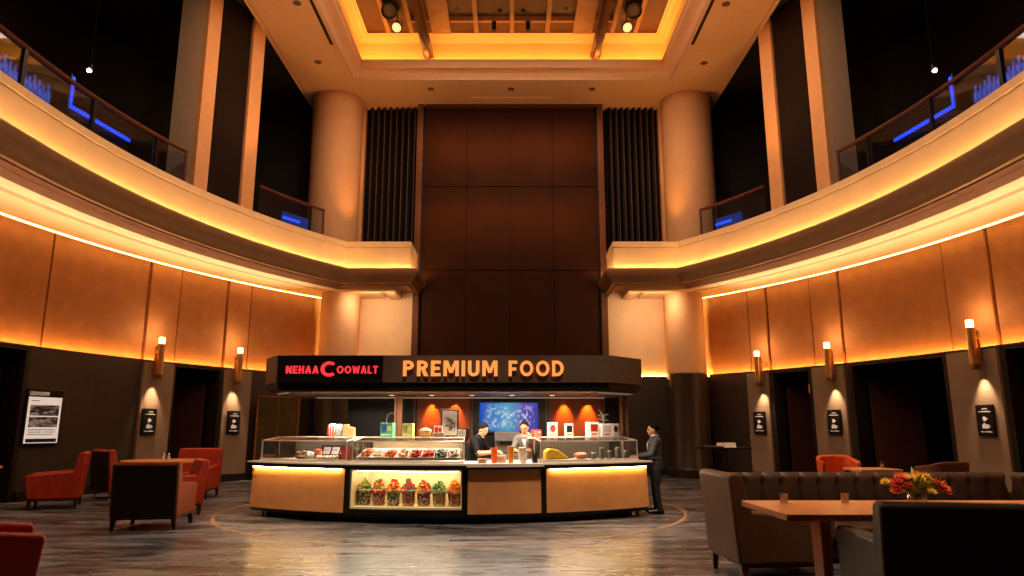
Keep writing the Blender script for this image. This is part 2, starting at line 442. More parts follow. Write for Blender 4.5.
frame(mb, 5.46, 4.9, 22.62, [(0, ZC+.48), (0, ZC+1.2), (.05, ZC+1.45), (.2, ZC+1.58), (.42, ZC+1.62)], 2)
frame(mb, 5.15, 5.4, 22.45, [(0, ZC+1.62), (.03, ZC+1.60), (.06, ZC+1.66)], 3)
mb.box(-5.2, 5.2, 5.3, 22.5, ZC+1.66, ZC+1.9, 3)
struct(mb.build('ceiling', [M_ceil, M_ceil, M_cove, M_wood_d], ang=25))
mb = MB(); frame(mb, 5.345, 5.21, 22.295, [(0, ZC+.555), (0, ZC+.60), (.04, ZC+.60), (.04, ZC+.555), (0, ZC+.555)], 0)
struct(mb.build('trim_24', G_coffer))
# wooden lattice under the coffer
mb = MB(); zl = ZC+1.46
for x in (-4.25, -3.45, -1.22, 0, 1.22, 3.45, 4.25): mb.box(x-.07, x+.07, 12, 21.95, zl, zl+.3, 0)
for s in (-1, 1): mb.box(min(s*2.1, s*2.75), max(s*2.1, s*2.75), 12, 21.95, zl-.02, zl+.3, 0)
for y in (14, 16, 18, 19.6, 21.3): mb.box(-3.45, 3.45, y-.06, y+.06, zl+.03, zl+.28, 0)
struct(mb.build('trim_25', M_wood, smooth=False))
# slim air slots and the long grille in the ceiling
mb = MB()
for s in (-1, 1): mb.box(min(s*5.65, s*5.75), max(s*5.65, s*5.75), 15, 20.2, ZC-.004, ZC+.01, 0)
mb.box(-1.5, 1.5, 23.75, 23.85, ZC-.005, ZC+.01, 1)
struct(mb.build('trim_26', [M_black, M_cream], smooth=False))
# front wall behind the camera
mb = MB(); mb.box(-16, 16, -4.2, -4, 0, 14, 0); struct(mb.build('wall_front', M_void, smooth=False))

# ------------------------------------------------------------------ light
lamp('AREA', 'coffer_fill', (0, 14, 14.2), 1350, (1., .76, .54), (0, 14, 0), 8, sy=14)  # added area lamp filling the whole hall from above
lamp('AREA', 'ceiling_fill', (0, 15, 8.5), 300, (1., .60, .34), (0, 15, 14), 11, sy=9)  # added fill lamp in mid-air to brighten the ceiling
for s in (-1, 1):
    lamp('SPOT', 'column_uplight', (s*5.2, 22.9, 7.8), 330, AMBER, (s*5.5, 23.5, 13.5), .1, 70, .9)
    lamp('SPOT', 'pillar_uplight', (s*6.4, 18.3, 7.9), 300, AMBER, (s*7.2, 18.6, 13.4), .1, 80, .8)
    lamp('SPOT', 'pillar_wash', (s*2.5, 9, 12.8), 800, (1., .72, .50), (s*8.2, 17.5, 10.5), .4, 40, .8)
    lamp('SPOT', 'column_wash', (s*3.0, 17, 12.8), 420, (1., .62, .34), (s*6.3, 24.0, 10.0), .3, 40, .9)
    for k in range(15):                   # added fill lamps, no real fittings, brightening the curved soffit
        y = 8.+k*1.06
        p = wpt(s, y, 1.75, 4.7); t = wpt(s, y, 1.75, 6.2)
        q_ = lamp('AREA', 'soffit_fill', p, 10.5, (1., .76, .54), t, 1.6, sy=.4); q_.data.spread = radians(85)
for s in (-1, 1): lamp('AREA', 'alcove_fill', (s*4.7, 23.2, 5.9), 45, (1., .72, .46), (s*4.7, 25, 4.7), 1.6, sy=.3)  # added fill lamps brightening the cream wall under the balcony ends
for z, p_ in ((11.6, 40), (9.0, 30)):
    q_ = lamp('AREA', 'panel_glow_fill', (-.07, 22.4, z+.9), p_, (1., .36, .06), (-.07, 24.5, z), 6.0, sy=.15); q_.data.spread = radians(70)  # added lamps in mid-air making two glow patches on the bronze panel
# ================================================================== the food kiosk
KC = Vector((-1.15, 18.5)); KR = 6.2
def ka(x): return asin((x-KC.x)/KR)
def kp(a, r, z): return (KC.x+r*sin(a), KC.y-r*cos(a), z)
def kslab(mb, a0, a1, r0, r1, z0, z1, mi=0, d=.05, flare=0.):
    n = max(1, int(math.ceil(abs(a1-a0)/d)))
    rs = []
    for i in range(n+1):
        a = a0+(a1-a0)*i/n
        rs.append([kp(a, r1+flare, z0), kp(a, r1, z1), kp(a, r0, z1), kp(a, r0, z0)])
    mb.rings(rs, mi); return mb
def ktube(mb, a0, a1, r, z, rad, mi=0, n=14):
    return mb.tube([kp(a0+(a1-a0)*i/n, r, z) for i in range(n+1)], rad, 6, mi)
A0, A1, A2, A3, A4 = ka(-4.90), ka(-2.875), ka(-.80), ka(.56), ka(2.56)
Q = .0082                                # half width of the black posts, in radians
M_kblack = mat('kiosk_black', S(24, 18, 14), .35, var=.1)
M_kdark = mat('kiosk_dark_brown', S(82, 62, 46), .5, var=.08)
M_kpanel = mat('tan_veneer', S(205, 140, 84), .5, var=.08, scale=5, bump=.03)
M_white = mat('white_worktop', S(228, 214, 196), .3, var=.03)
M_steel = mat('brushed_steel', S(205, 198, 188), .3, metal=.45, var=.06)
M_glass = glass('clear_glass')
M_niche = mat('niche_liner', S(240, 218, 170), .6, var=.03)
G_niche = glow('niche_light', (1., .82, .54), 24)
G_panel = glow('panel_light', (1., .64, .22), 44)
G_case = glow('added_case_light', (1., .86, .64), 50)

t = thing('serving_counter', 'curved black and tan food counter standing under the sign canopy', 'counter', (KC.x, KC.y-KR+.5, 0))
OFF = Vector((-KC.x, -(KC.y-KR+.5), 0))
def kb(mb, name, mats, parent=t, **k):
    o = mb.build(name, mats, parent, **k)
    if parent is t: o.location = OFF
    return o
mb = MB(); kslab(mb, A0+.02, A4-.03, 5.3, 5.9, 0, .11); kb(mb, 'plinth', M_kblack, ang=30)
mb = MB(); kslab(mb, A0-.005, A4+.005, 5.2, 6.16, .10, .17, flare=-.06); kb(mb, 'base_rail', M_kblack, ang=30)
mb = MB(); kslab(mb, A0+.005, A1-Q, 5.3, 6.05, .168, .915); kslab(mb, A2, A4-.005, 5.3, 6.05, .168, .915)
kslab(mb, A1-Q, A1+Q, 5.3, 6.165, .168, .915); kslab(mb, A2-Q, A2+Q, 5.3, 6.165, .168, .915)
kslab(mb, A1, A2, 5.3, 5.36, .168, .915); kslab(mb, A1, A2, 5.36, 6.15, .165, .236); kb(mb, 'carcass', M_kblack, ang=30)
for (a, b, nm) in ((A0, A1-Q, 'tan front panel at the left end'), (A2+Q, A3-Q, 'plain tan front panel below the till'), (A3+Q, A4, 'tan front panel at the right end')):
    mb = MB(); kslab(mb, a, b, 6.0, 6.15, .168, .905, flare=.03); o = kb(mb, 'front_panel', M_kpanel, ang=30)
mb = MB(); kslab(mb, A3-Q, A3+Q, 6.0, 6.165, .168, .915); kb(mb, 'post', M_kblack, ang=30)
for a, b in ((A0, A1-Q), (A3+Q, A4)):
    mb = MB(); kslab(mb, a+.01, b-.01, 6.165, 6.20, .885, .903); o = kb(mb, 'light_strip', G_panel, ang=30)
mb = MB(); kslab(mb, A0-.012, A4+.012, 5.15, 6.25, .906, .972); kb(mb, 'worktop_edge', M_kblack, ang=30, )
mb = MB(); kslab(mb, A0-.010, A4+.010, 5.17, 6.255, .972, 1.0); kslab(mb, A2+.004, A3-.004, 5.6, 6.275, .945, .999); kb(mb, 'worktop', M_white, ang=30)
mb = MB()                                # bright display niche
kslab(mb, A1+Q, A2-Q, 5.36, 6.12, .235, .27); kslab(mb, A1+Q, A2-Q, 5.36, 6.12, .87, .915); kslab(mb, A1+Q, A2-Q, 5.4, 5.44, .27, .87)
for a in (A1+Q, A2-Q-.003): kslab(mb, a, a+.003, 5.4, 6.12, .27, .87)
kb(mb, 'display_niche', M_niche, ang=30)
mb = MB(); kslab(mb, A1+.02, A2-.02, 6.02, 6.06, .858, .868); kslab(mb, A1+.02, A2-.02, 5.6, 5.64, .858, .868); kb(mb, 'niche_light', G_niche, ang=30)
for a in (A0+.03, A4-.02):
    mb = MB(); mb.lathe([(.03, 0), (.03, .02), (.018, .03), (.018, .11)], 12, kp(a, 6.0, 0)); kb(mb, 'foot', M_kblack)

# ------------------------------------------------------------------ canopy with the lettering
FY = 12.62
def arc_poly(cx, cz, rx, rz, a0, a1, w, n=18):
    P = [(cx+rx*cos(a0+(a1-a0)*i/n), cz+rz*sin(a0+(a1-a0)*i/n)) for i in range(n+1)]
    Q = [(cx+(rx-w)*cos(a0+(a1-a0)*i/n), cz+(rz-w)*sin(a0+(a1-a0)*i/n)) for i in range(n+1)]
    return [[P[i], P[i+1], Q[i+1], Q[i]] for i in range(n)]
def glyph(c, w):                         # (polygons in a box of height 1, width)
    R = lambda a, b, c_, d: [(a, c_), (b, c_), (b, d), (a, d)]
    H = pi/2
    if c == 'I': return [R(0, w, 0, 1)], w
    if c == 'L': return [R(0, w, 0, 1), R(0, .52, 0, w)], .52
    if c == 'T': return [R(.24-w/2+.06, .24+w/2+.06, 0, 1), R(0, .60, 1-w, 1)], .60
    if c == 'E': return [R(0, w, 0, 1), R(0, .54, 0, w), R(0, .54, 1-w, 1), R(0, .48, .5-w/2, .5+w/2)], .54
    if c == 'F': return [R(0, w, 0, 1), R(0, .54, 1-w, 1), R(0, .48, .46-w/2, .46+w/2)], .54
    if c == 'H': return [R(0, w, 0, 1), R(.62-w, .62, 0, 1), R(0, .62, .5-w/2, .5+w/2)], .62
    if c in 'PRD':
        if c == 'D': return [R(0, w, 0, 1), R(0, .32, 0, w), R(0, .32, 1-w, 1)]+arc_poly(.30, .5, .42, .5, -H, H, w), .72
        p = [R(0, w, 0, 1), R(0, .32, .42, .42+w), R(0, .32, 1-w, 1)]+arc_poly(.30, .71, .29, .29, -H, H, w)
        if c == 'R': p.append([(.24, .44), (.24+w*1.15, .44), (.64, 0), (.64-w*1.25, 0)])
        return p, .62
    if c == 'M': return [R(0, w, 0, 1), R(.86-w, .86, 0, 1), [(w*.4, 1), (w*1.3, 1), (.43+w*.5, .22), (.43-w*.5, .22)], [(.86-w*.4, 1), (.86-w*1.3, 1), (.43-w*.5, .22), (.43+w*.5, .22)]], .86
    if c == 'N': return [R(0, w, 0, 1), R(.68-w, .68, 0, 1), [(0, 1), (w*1.2, 1), (.68, 0), (.68-w*1.2, 0)]], .68
    if c == 'A': return [[(0, 0), (w*1.1, 0), (.36+w*.6, 1), (.36-w*.6, 1)], [(.72, 0), (.72-w*1.1, 0), (.36-w*.6, 1), (.36+w*.6, 1)], R(.18, .54, .24, .24+w)], .72
    if c == 'W': return [[(0, 1), (w, 1), (.26+w*.4, 0), (.26-w*.5, 0)], [(.26-w*.4, 0), (.26+w*.5, 0), (.46+w*.4, .9), (.46-w*.4, .9)], [(.46-w*.4, .9), (.46+w*.4, .9), (.68+w*.4, 0), (.68-w*.5, 0)], [(.94, 1), (.94-w, 1), (.68-w*.4, 0), (.68+w*.5, 0)]], .94
    if c == 'U': return [R(0, w, .30, 1), R(.64-w, .64, .30, 1)]+arc_poly(.32, .32, .32, .32, pi, 2*pi, w), .64
    if c == 'O': return arc_poly(.42, .5, .42, .5, 0, 2*pi, w, 28), .84
    if c == 'C': return arc_poly(.48, .5, .48, .5, radians(48), radians(312), w, 26), .80
    return [], .3
def text_mb(txt, depth=.02, w=.17, gap=.17):
    mb = MB(); x = 0
    for c in txt:
        ps, wd = glyph(c, w)
        for k, p in enumerate(ps): mb.prism([(x+a, b) for a, b in p], 'y', -depth-.0004*(k % 3), depth)
        x += wd+gap
    return mb
def fit(mb, x0, x1, z0, z1, y):          # stretch to a box on the plane y
    xs = [v[0] for v in mb.v]; zs = [v[2] for v in mb.v]
    sx = (x1-x0)/(max(xs)-min(xs)); sz = (z1-z0)/(max(zs)-min(zs))
    mb.v = [(x0+(v[0]-min(xs))*sx, y+v[1], z0+(v[2]-min(zs))*sz) for v in mb.v]; return mb
c = thing('sign_canopy', 'long dark brown canopy carrying two lit signs above the food counter', 'canopy', (KC.x, 14, 2.2))
CO = Vector((-KC.x, -14, -2.2))
def cb(mb, name, mats, parent=c, **k):
    o = mb.build(name, mats, parent, **k)
    if parent is c: o.location = CO
    return o
out = [(-4.66, 13.3), (-4.24, FY), (1.78, FY), (2.46, 13.35), (2.46, 15.75), (-4.66, 15.75)]
def inset(p, d):
    cx, cy = -1.1, 14.2
    return [(x-d*(1 if x > cx else -1), y+(d if y < cy else -d)) for x, y in p]
mb = MB(); mb.prism(out, 'z', 2.40, 2.885); cb(mb, 'fascia', M_kdark, smooth=False)
mb = MB(); mb.prism(inset(out, .04), 'z', 2.28, 2.40); cb(mb, 'lower_band', M_kblack, smooth=False)
mb = MB(); mb.prism(inset(out, .10), 'z', 2.24, 2.28); cb(mb, 'soffit', M_kdark, smooth=False)
mb = MB()
q = inset(out, .2)
for a, b in ((0, 1), (2, 3)):
    A = Vector((*q[a], 2.235)); B = Vector((*q[b], 2.235)); mb.tube([A, B], .018, 6)
mb.tube([(q[0][0]+.3, 15.1, 2.235), (q[3][0]-.3, 15.1, 2.235)], .02, 6); cb(mb, 'light_trim', mat('pale_trim', S(190, 170, 140), .4, emit=(1., .8, .55), estr=.12))
mb = MB(); mb.box(-4.20, -2.32, FY-.05, FY+.01, 2.41, 2.88); lp = cb(mb, 'logo_panel', mat('logo_black', S(5, 4, 4), .4), smooth=False)
G_red = glow('red_letters', (1., .03, .035), 1.6)
for nm, (tx, a, b_, z0, z1, w_) in (('logo_word', ('NEHAA', -4.04, -3.46, 2.555, 2.69, .19)), ('logo_initial', ('C', -3.42, -3.17, 2.50, 2.77, .20)), ('logo_word', ('OOWALT', -3.13, -2.40, 2.555, 2.69, .19))):
    cb(fit(text_mb(tx, .012, w_), a, b_, z0, z1, FY-.06), nm, G_red, lp, smooth=False)
M_copper = mat('copper_letters', S(225, 130, 60), .4, emit=(1., .36, .09), estr=.80)
cb(fit(text_mb('PREMIUM', .02, .19), -1.95, -.26, 2.51, 2.785, FY-.035), 'lettering', M_copper, smooth=False)
cb(fit(text_mb('FOOD', .02, .19), -.06, .925, 2.51, 2.785, FY-.035), 'lettering', M_copper, smooth=False)
M_spot = mat('spot_trim', S(200, 180, 150), .4, emit=(1, .8, .55), estr=.9)
for i in range(5):
    mb = MB(); mb.lathe([(.05, 2.23), (.05, 2.245)], 12, (-2.4+i*.8, 14.1, 0)); cb(mb, 'ceiling_spot', M_spot)

# ------------------------------------------------------------------ back wall of the kiosk
BY = 15.3
k = thing('kiosk_back_wall', 'dark back wall of the food kiosk with two glowing orange panels', 'partition', (-.55, BY, 0))
KO = Vector((.55, -BY, 0))
def kw(mb, name, mats, parent=k, **kk):
    o = mb.build(name, mats, parent, **kk)
    if parent is k: o.location = KO
    return o
mb = MB(); mb.box(-3.54, 2.40, BY, BY+.2, 0, 2.24); kw(mb, 'wall_panel', M_kblack, smooth=False)
M_or = mat('orange_panel', S(122, 54, 14), .6, var=.06)
for x0, x1 in ((-2.04, -.90), (.80, 1.94)):
    mb = MB(); mb.box(x0, x1, BY-.03, BY, .6, 2.23); kw(mb, 'orange_panel', M_or, smooth=False)
    for x in (x0+.32, x1-.32): lamp('SPOT', 'panel_spot', (x, BY-.17, 2.22), 150, (1., .40, .05), (x, BY+.0, 1.70), .02, 62, .9)
mb = MB()
for x in (-2.10, -.86, .74, 1.98): mb.box(x-.02, x+.02, BY-.05, BY, 0, 2.24)
kw(mb, 'frame', M_kdark, smooth=False)
mb = MB(); mb.box(-3.4, 2.3, BY-.65, BY-.06, .0, .92); mb.box(-3.42, 2.32, BY-.68, BY-.06, .92, .97, 1)
tag(mb.build('back_counter', [M_kblack, M_steel], smooth=False), 'low dark back counter along the kiosk back wall', 'counter')
# support posts standing on the floor
for i, (x, lab) in enumerate(((-2.28, 'slim bronze canopy post left of the framed poster'), (2.28, 'slim bronze canopy post beside the man in the suit'))):
    mb = MB(); mb.box(x-.06, x+.06, 14.35, 14.47, 0, 2.24); mb.box(x-.09, x-.05, 14.30, 14.5, 0, 2.24)
    tag(mb.build('canopy_post', mat('post_bronze', S(120, 80, 56), .4, metal=.4), smooth=False), lab, 'post')

def tv_material():
    m = bpy.data.materials.new('screen_picture'); m.use_nodes = True; nt = m.node_tree; N = nt.nodes; L = nt.links; N.clear()
    o = N.new('ShaderNodeOutputMaterial'); e = N.new('ShaderNodeEmission'); e.inputs[1].default_value = .85
    tc = N.new('ShaderNodeTexCoord'); sp = N.new('ShaderNodeSeparateXYZ'); L.new(tc.outputs['Generated'], sp.inputs[0])
    r = N.new('ShaderNodeValToRGB'); el = r.color_ramp.elements
    el[0].color = (*S(44, 80, 190), 1); el[1].color = (*S(110, 80, 180), 1); el[1].position = .75
    x = el.new(.5); x.color = (*S(90, 170, 205), 1); x = el.new(1.); x.color = (*S(70, 70, 170), 1)
    L.new(sp.outputs[0], r.inputs[0])
    n = N.new('ShaderNodeTexNoise'); n.inputs['Scale'].default_value = 15; n.inputs['Detail'].default_value = 6; n.inputs['Roughness'].default_value = .8
    L.new(tc.outputs['Object'], n.inputs[0])
    th = N.new('ShaderNodeMapRange'); th.inputs[1].default_value = .50; th.inputs[2].default_value = .60; L.new(n.outputs[0], th.inputs[0])
    # pattern fades near the borders
    def tri(sock):
        a = N.new('ShaderNodeMath'); a.operation = 'PINGPONG'; a.inputs[1].default_value = .5; L.new(sock, a.inputs[0])
        b = N.new('ShaderNodeMapRange'); b.inputs[1].default_value = .04; b.inputs[2].default_value = .2; L.new(a.outputs[0], b.inputs[0]); return b.outputs[0]
    mm = N.new('ShaderNodeMath'); mm.operation = 'MULTIPLY'; L.new(tri(sp.outputs[0]), mm.inputs[0]); L.new(tri(sp.outputs[2]), mm.inputs[1])
    m2 = N.new('ShaderNodeMath'); m2.operation = 'MULTIPLY'; L.new(mm.outputs[0], m2.inputs[0]); L.new(th.outputs[0], m2.inputs[1])
    mx = N.new('ShaderNodeMix'); mx.data_type = 'RGBA'; mx.inputs[7].default_value = (*S(225, 235, 250), 1)
    L.new(m2.outputs[0], mx.inputs[0]); L.new(r.outputs[0], mx.inputs[6]); L.new(mx.outputs[2], e.inputs[0]); L.new(e.outputs[0], o.inputs[0]); return m
tv = thing('television', 'wall screen glowing blue and violet behind the counter staff', 'television', (-.07, BY-.11, 1.49))
mb = MB(); mb.box(-.67, .67, -.03, .05, 0, .68); mb.build('bezel', M_kblack, tv, bevel=.008)
mb = MB(); mb.box(-.62, .62, -.036, -.028, .04, .64); mb.build('screen', tv_material(), tv, smooth=False)

# ------------------------------------------------------------------ three glass display cases on the counter
def case(name, label, a0, a1, inner, back, h0=1.37, h1=1.44):
    th_ = thing(name, label, 'display case', kp((a0+a1)/2, 5.7, 1.0))
    org = Vector(kp((a0+a1)/2, 5.7, 1.0))
    def b(mb, nm, mats, **k): o = mb.build(nm, mats, th_, **k); o.location = -org; return o
    m = MB(); kslab(m, a0, a1, 5.3, 6.14, 1.0, 1.03); b(m, 'deck', M_white, ang=30)
    m = MB(); kslab(m, a0+.003, a1-.003, 5.32, 5.36, 1.03, h1-.03); b(m, 'back_panel', back, ang=30)
    m = MB(); kslab(m, a0, a1, 5.30, 5.72, h1-.03, h1); kslab(m, a0, a1, 5.70, 5.72, h1-.065, h1-.03); b(m, 'top_shelf', mat('pale_shelf', S(205, 190, 165), .4), ang=30)
    m = MB(); kslab(m, a0+.01, a1-.01, 5.62, 5.66, h1-.045, h1-.031); b(m, 'added_case_light', G_case, ang=30)  # strip added under the shelf to brighten the food
    m = MB(); kslab(m, a0, a1, 6.095, 6.10, 1.03, h0); b(m, 'front_pane', M_glass, ang=30)
    m = MB()
    n = 14; rs = []
    for i in range(n+1):
        a = a0+(a1-a0)*i/n; rs.append([kp(a, 6.10, h0), kp(a, 6.10, h0+.006), kp(a, 5.72, h1), kp(a, 5.72, h1-.006)])
    m.rings(rs); b(m, 'top_pane', M_glass, ang=30)
    for a in (a0, a1):
        m = MB(); e = .0006
        lo = [kp(a-e, 6.1, 1.03), kp(a+e, 6.1, 1.03), kp(a+e, 5.36, 1.03), kp(a-e, 5.36, 1.03)]
        hi = [kp(a-e, 6.1, h0), kp(a+e, 6.1, h0), kp(a+e, 5.36, h1-.03), kp(a-e, 5.36, h1-.03)]
        m.hexa(lo, hi); b(m, 'side_pane', M_glass, smooth=False)
    m = MB()
    ktube(m, a0, a1, 6.10, h0, .011); ktube(m, a0, a1, 5.72, h1-.012, .013); ktube(m, a0, a1, 6.12, 1.04, .014)
    for a in (a0, a1):
        m.tube([kp(a, 6.10, 1.03), kp(a, 6.10, h0), kp(a, 5.72, h1-.01)], .012, 6); m.tube([kp(a, 5.72, 1.03), kp(a, 5.72, h1-.02)], .010, 6)
    b(m, 'frame', M_steel)
    if inner:
        m = MB(); kslab(m, a0+.01, a1-.01, 5.40, 5.62, 1.18, 1.195); b(m, 'inner_shelf', M_glass, ang=30)
    return th_
M_beige = mat('beige_case_back', S(170, 145, 112), .5, var=.05)
M_caseb = mat('dark_case_back', S(62, 54, 46), .4)
CA = (A0+.025, A1-.012); CB = (A1+.008, A2-.004); CD = (A3-.005, A4-.03)
case('display_case', 'left glass display case holding bread, cards and a red box', *CA, False, M_caseb)
case('display_case', 'middle glass display case filled with trays of cooked food', *CB, True, M_beige)
case('display_case', 'right glass display case with a yellow cheese wedge inside', *CD, False, M_caseb)
# ================================================================== food, packs and tools on and in the kiosk
def lerp(a, b, t): return a+(b-a)*t
def blob_heap(mb, n, rx, ry, h, r, mis, seed, base=0., flat=1.):
    rnd = random.Random(seed)
    for i in range(n):
        t = rnd.random(); a = rnd.random()*2*pi; q = sqrt(t)
        x, y = rx*q*cos(a), ry*q*sin(a); z = base+h*(1-q**1.6)*rnd.uniform(.55, 1.)
        rr = r*rnd.uniform(.7, 1.3)
        mb.ball((x, y, z), (rr, rr*rnd.uniform(.7, 1.2), rr*flat*rnd.uniform(.6, 1.)), 7, 5, rnd.choice(mis), .35, rnd.randint(0, 99))
def fm(name, c, rough=.5, bump=.2): return mat(name, c, rough, var=.25, scale=25, bump=bump, bscale=70)
leafg = fm('leaf_green', S(104, 156, 64)); darkg = fm('dark_green', S(84, 112, 66)); redf = fm('red_food', S(196, 36, 26)); yel = fm('yellow_food', S(232, 180, 44))
ora = fm('orange_food', S(226, 108, 30)); brn = fm('brown_food', S(140, 84, 52)); crm = fm('cream_food', S(232, 214, 180)); olive = fm('black_olive', S(84, 74, 66), .35)
purp = fm('purple_food', S(150, 52, 62))
M_cup = glass('cup_glass', (.97, .97, .94), .12)

cups = [('dark leafy greens and black olives', (darkg, olive), (leafg, darkg, olive, yel)),
        ('red berries under sprigs of green', (redf, redf, purp), (redf, redf, leafg, yel)),
        ('green herbs below red tomato and yellow corn', (darkg, leafg), (redf, yel, redf)),
        ('orange carrot below purple onion', (ora, yel, ora), (purp, redf, darkg)),
        ('brown grain below orange and red peppers', (brn, purp), (ora, redf, yel)),
        ('olive green pickles below a green sprout', (yel, leafg, ora), (leafg, leafg, darkg, crm)),
        ('orange noodles heaped high', (ora, redf, brn), (ora, ora, yel))]
for i, (lab, low, top) in enumerate(cups):
    a = lerp(A1+.032, A2-.030, i/6); p = kp(a, 5.86, .27)
    t = thing('salad_cup', 'clear salad cup in the lit niche with %s' % lab, 'cup', p, a, 'salad cups in the lit counter niche')
    mb = MB(); mb.lathe([(.098, 0), (.125, .262), (.131, .268), (.131, .275), (.121, .275), (.121, .262), (.094, .008)], 24); mb.build('cup', M_cup, t)
    mb = MB(); mb.lathe([(.128, .262), (.134, .264), (.134, .278), (.128, .28)], 24); mb.build('rim', M_white, t)
    mb = MB(); rnd = random.Random(i)
    mb.lathe([(.085, .012), (.108, .21), (.0, .22)], 16, mi=0)
    for k in range(90):
        b = rnd.random()*2*pi; z = rnd.uniform(.03, .21); r = lerp(.088, .108, z/.21)
        mb.ball((r*cos(b)*.97, r*sin(b)*.97, z), rnd.uniform(.014, .022), 6, 4, rnd.choice(list(range(len(low)))+[len(low)]*2), .3, k)
    o = mb.build('filling', list(low)+[crm], t); o['kind'] = 'stuff'
    mb = MB(); blob_heap(mb, 110, .135, .12, .22, .029, list(range(len(top))), i+40, .235)
    if i in (0, 1, 5):
        for k in range(14):
            b = rnd.random()*6.28; mb.tube([(0, 0, .3), (.07*cos(b), .07*sin(b), .36), (.12*cos(b), .12*sin(b), .36+rnd.uniform(.0, .07))], [.006, .004, .001], 5, len(top)-1)
    o = mb.build('topping', list(top), t); o['kind'] = 'stuff'

# trays of food in the middle case
tr = [('crisp brown pastries', (brn, ora)), ('pale rice and cream', (crm, crm)), ('golden fried pieces', (ora, brn, yel)), ('white dumplings', (crm, crm, ora)),
      ('orange curry', (ora, brn, redf)), ('bright red peppers', (redf, redf, ora)), ('black olives in steel', (olive, olive, darkg)), ('grey and cream seafood', (crm, brn, crm))]
for i, (lab, ms) in enumerate(tr):
    a = lerp(CB[0]+.03, CB[1]-.03, i/7); p = kp(a, 5.86, 1.03)
    p = (p[0], p[1], 1.10); t = thing('food_tray', 'shallow steel tray of %s in the middle case' % lab, 'tray', p, a, 'food trays in the middle case'); t.rotation_euler.x = radians(20)
    mb = MB(); mb.rings([[(x*w, y*d, z) for x, y in ((-1, -1), (1, -1), (1, 1), (-1, 1))] for w, d, z in ((.10, .17, 0), (.112, .19, .07), (.116, .20, .072), (.116, .20, .066), (.104, .18, .01))]); mb.build('pan', M_steel, t, smooth=False)
    mb = MB(); mb.box(-.11, .11, -.18, .18, .02, .055, 0); blob_heap(mb, 60, .10, .17, .075, .026, list(range(len(ms))), i+9, .05); o = mb.build('food', list(ms), t); o['kind'] = 'stuff'

# left case
def onk(px_a, r, z=1.03): return kp(px_a, r, z)
la = lambda t_: lerp(CA[0], CA[1], t_)
mb = MB(); mb.ball((0, 0, .07), (.14, .11, .085), 14, 9, 0, .4, 3); mb.ball((.05, -.04, .11), (.07, .06, .05), 10, 7, 0, .4, 5)
tag(mb.build('bread_loaf', fm('crust', S(120, 84, 56)), loc=onk(la(.40), 5.82)), 'rough brown bread loaf in the left case', 'bread')
mb = MB()
for k in range(9): mb.ball((random.uniform(-.08, .08), random.uniform(-.06, .06), .05+.02*k % .08), .05, 8, 6, 0, .3, k)
tag(mb.build('meringue', fm('meringue_white', S(238, 226, 214)), loc=onk(la(.545), 5.85)), 'white crumpled meringue beside the brown loaf', 'meringue')
mb = MB(); mb.lathe([(.055, 0), (.075, .14), (.07, .15)], 14); mb.ball((0, 0, .15), (.07, .07, .05), 10, 6, 1, .3, 2)
tag(mb.build('ice_cream_tub', [fm('tub_pink', S(200, 120, 90)), redf], loc=onk(la(.61), 5.85)), 'small tub with red berries beside the meringue', 'tub')
t = thing('card_stand', 'black sloping stand showing white price cards in the left case', 'stand', onk(la(.76), 5.72), la(.76))
mb = MB(); mb.prism([(-.06, 0), (.12, 0), (.12, .26), (.06, .26)], 'x', -.34, .34); mb.build('stand', M_kblack, t, smooth=False)
for k in range(3):
    mb = MB(); x = -.27+k*.19; mb.hexa([(x, -.017, .10), (x+.15, -.017, .10), (x+.15, -.010, .10), (x, -.010, .10)], [(x, .035, .225), (x+.15, .035, .225), (x+.15, .042, .225), (x, .042, .225)])
    mb.box(x+.03, x+.12, .0, .004, .17, .18, 1); mb.build('card', [mat('card_white', S(225, 220, 225), .5), M_kblack], t, smooth=False)
for k in range(7):
    mb = MB(); mb.ball((0, 0, .045), (.036, .045, .045), 10, 7, 0, .15, k); mb.lathe([(.03, 0), (.038, .03)], 10, mi=1)
    tag(mb.build('cream_bun', [crm, fm('bun_case', S(150, 120, 80))], loc=onk(lerp(la(.66), la(.87), k/6), 5.98)), 'small cream bun in the row in front of the white price cards', 'bun', 'cream buns in the left case')
mb = MB(); mb.box(-.10, .10, -.08, .08, 0, .24, 0); mb.box(-.08, .08, -.084, -.08, .05, .19, 1)
o = tag(mb.build('red_carton', [mat('red_card', S(190, 44, 30), .5), mat('red_print', S(214, 80, 56), .5)], smooth=False, bevel=.004, loc=onk(la(.945), 5.85)), 'red carton at the right end of the left case', 'carton'); o.rotation_euler.z = la(.945)

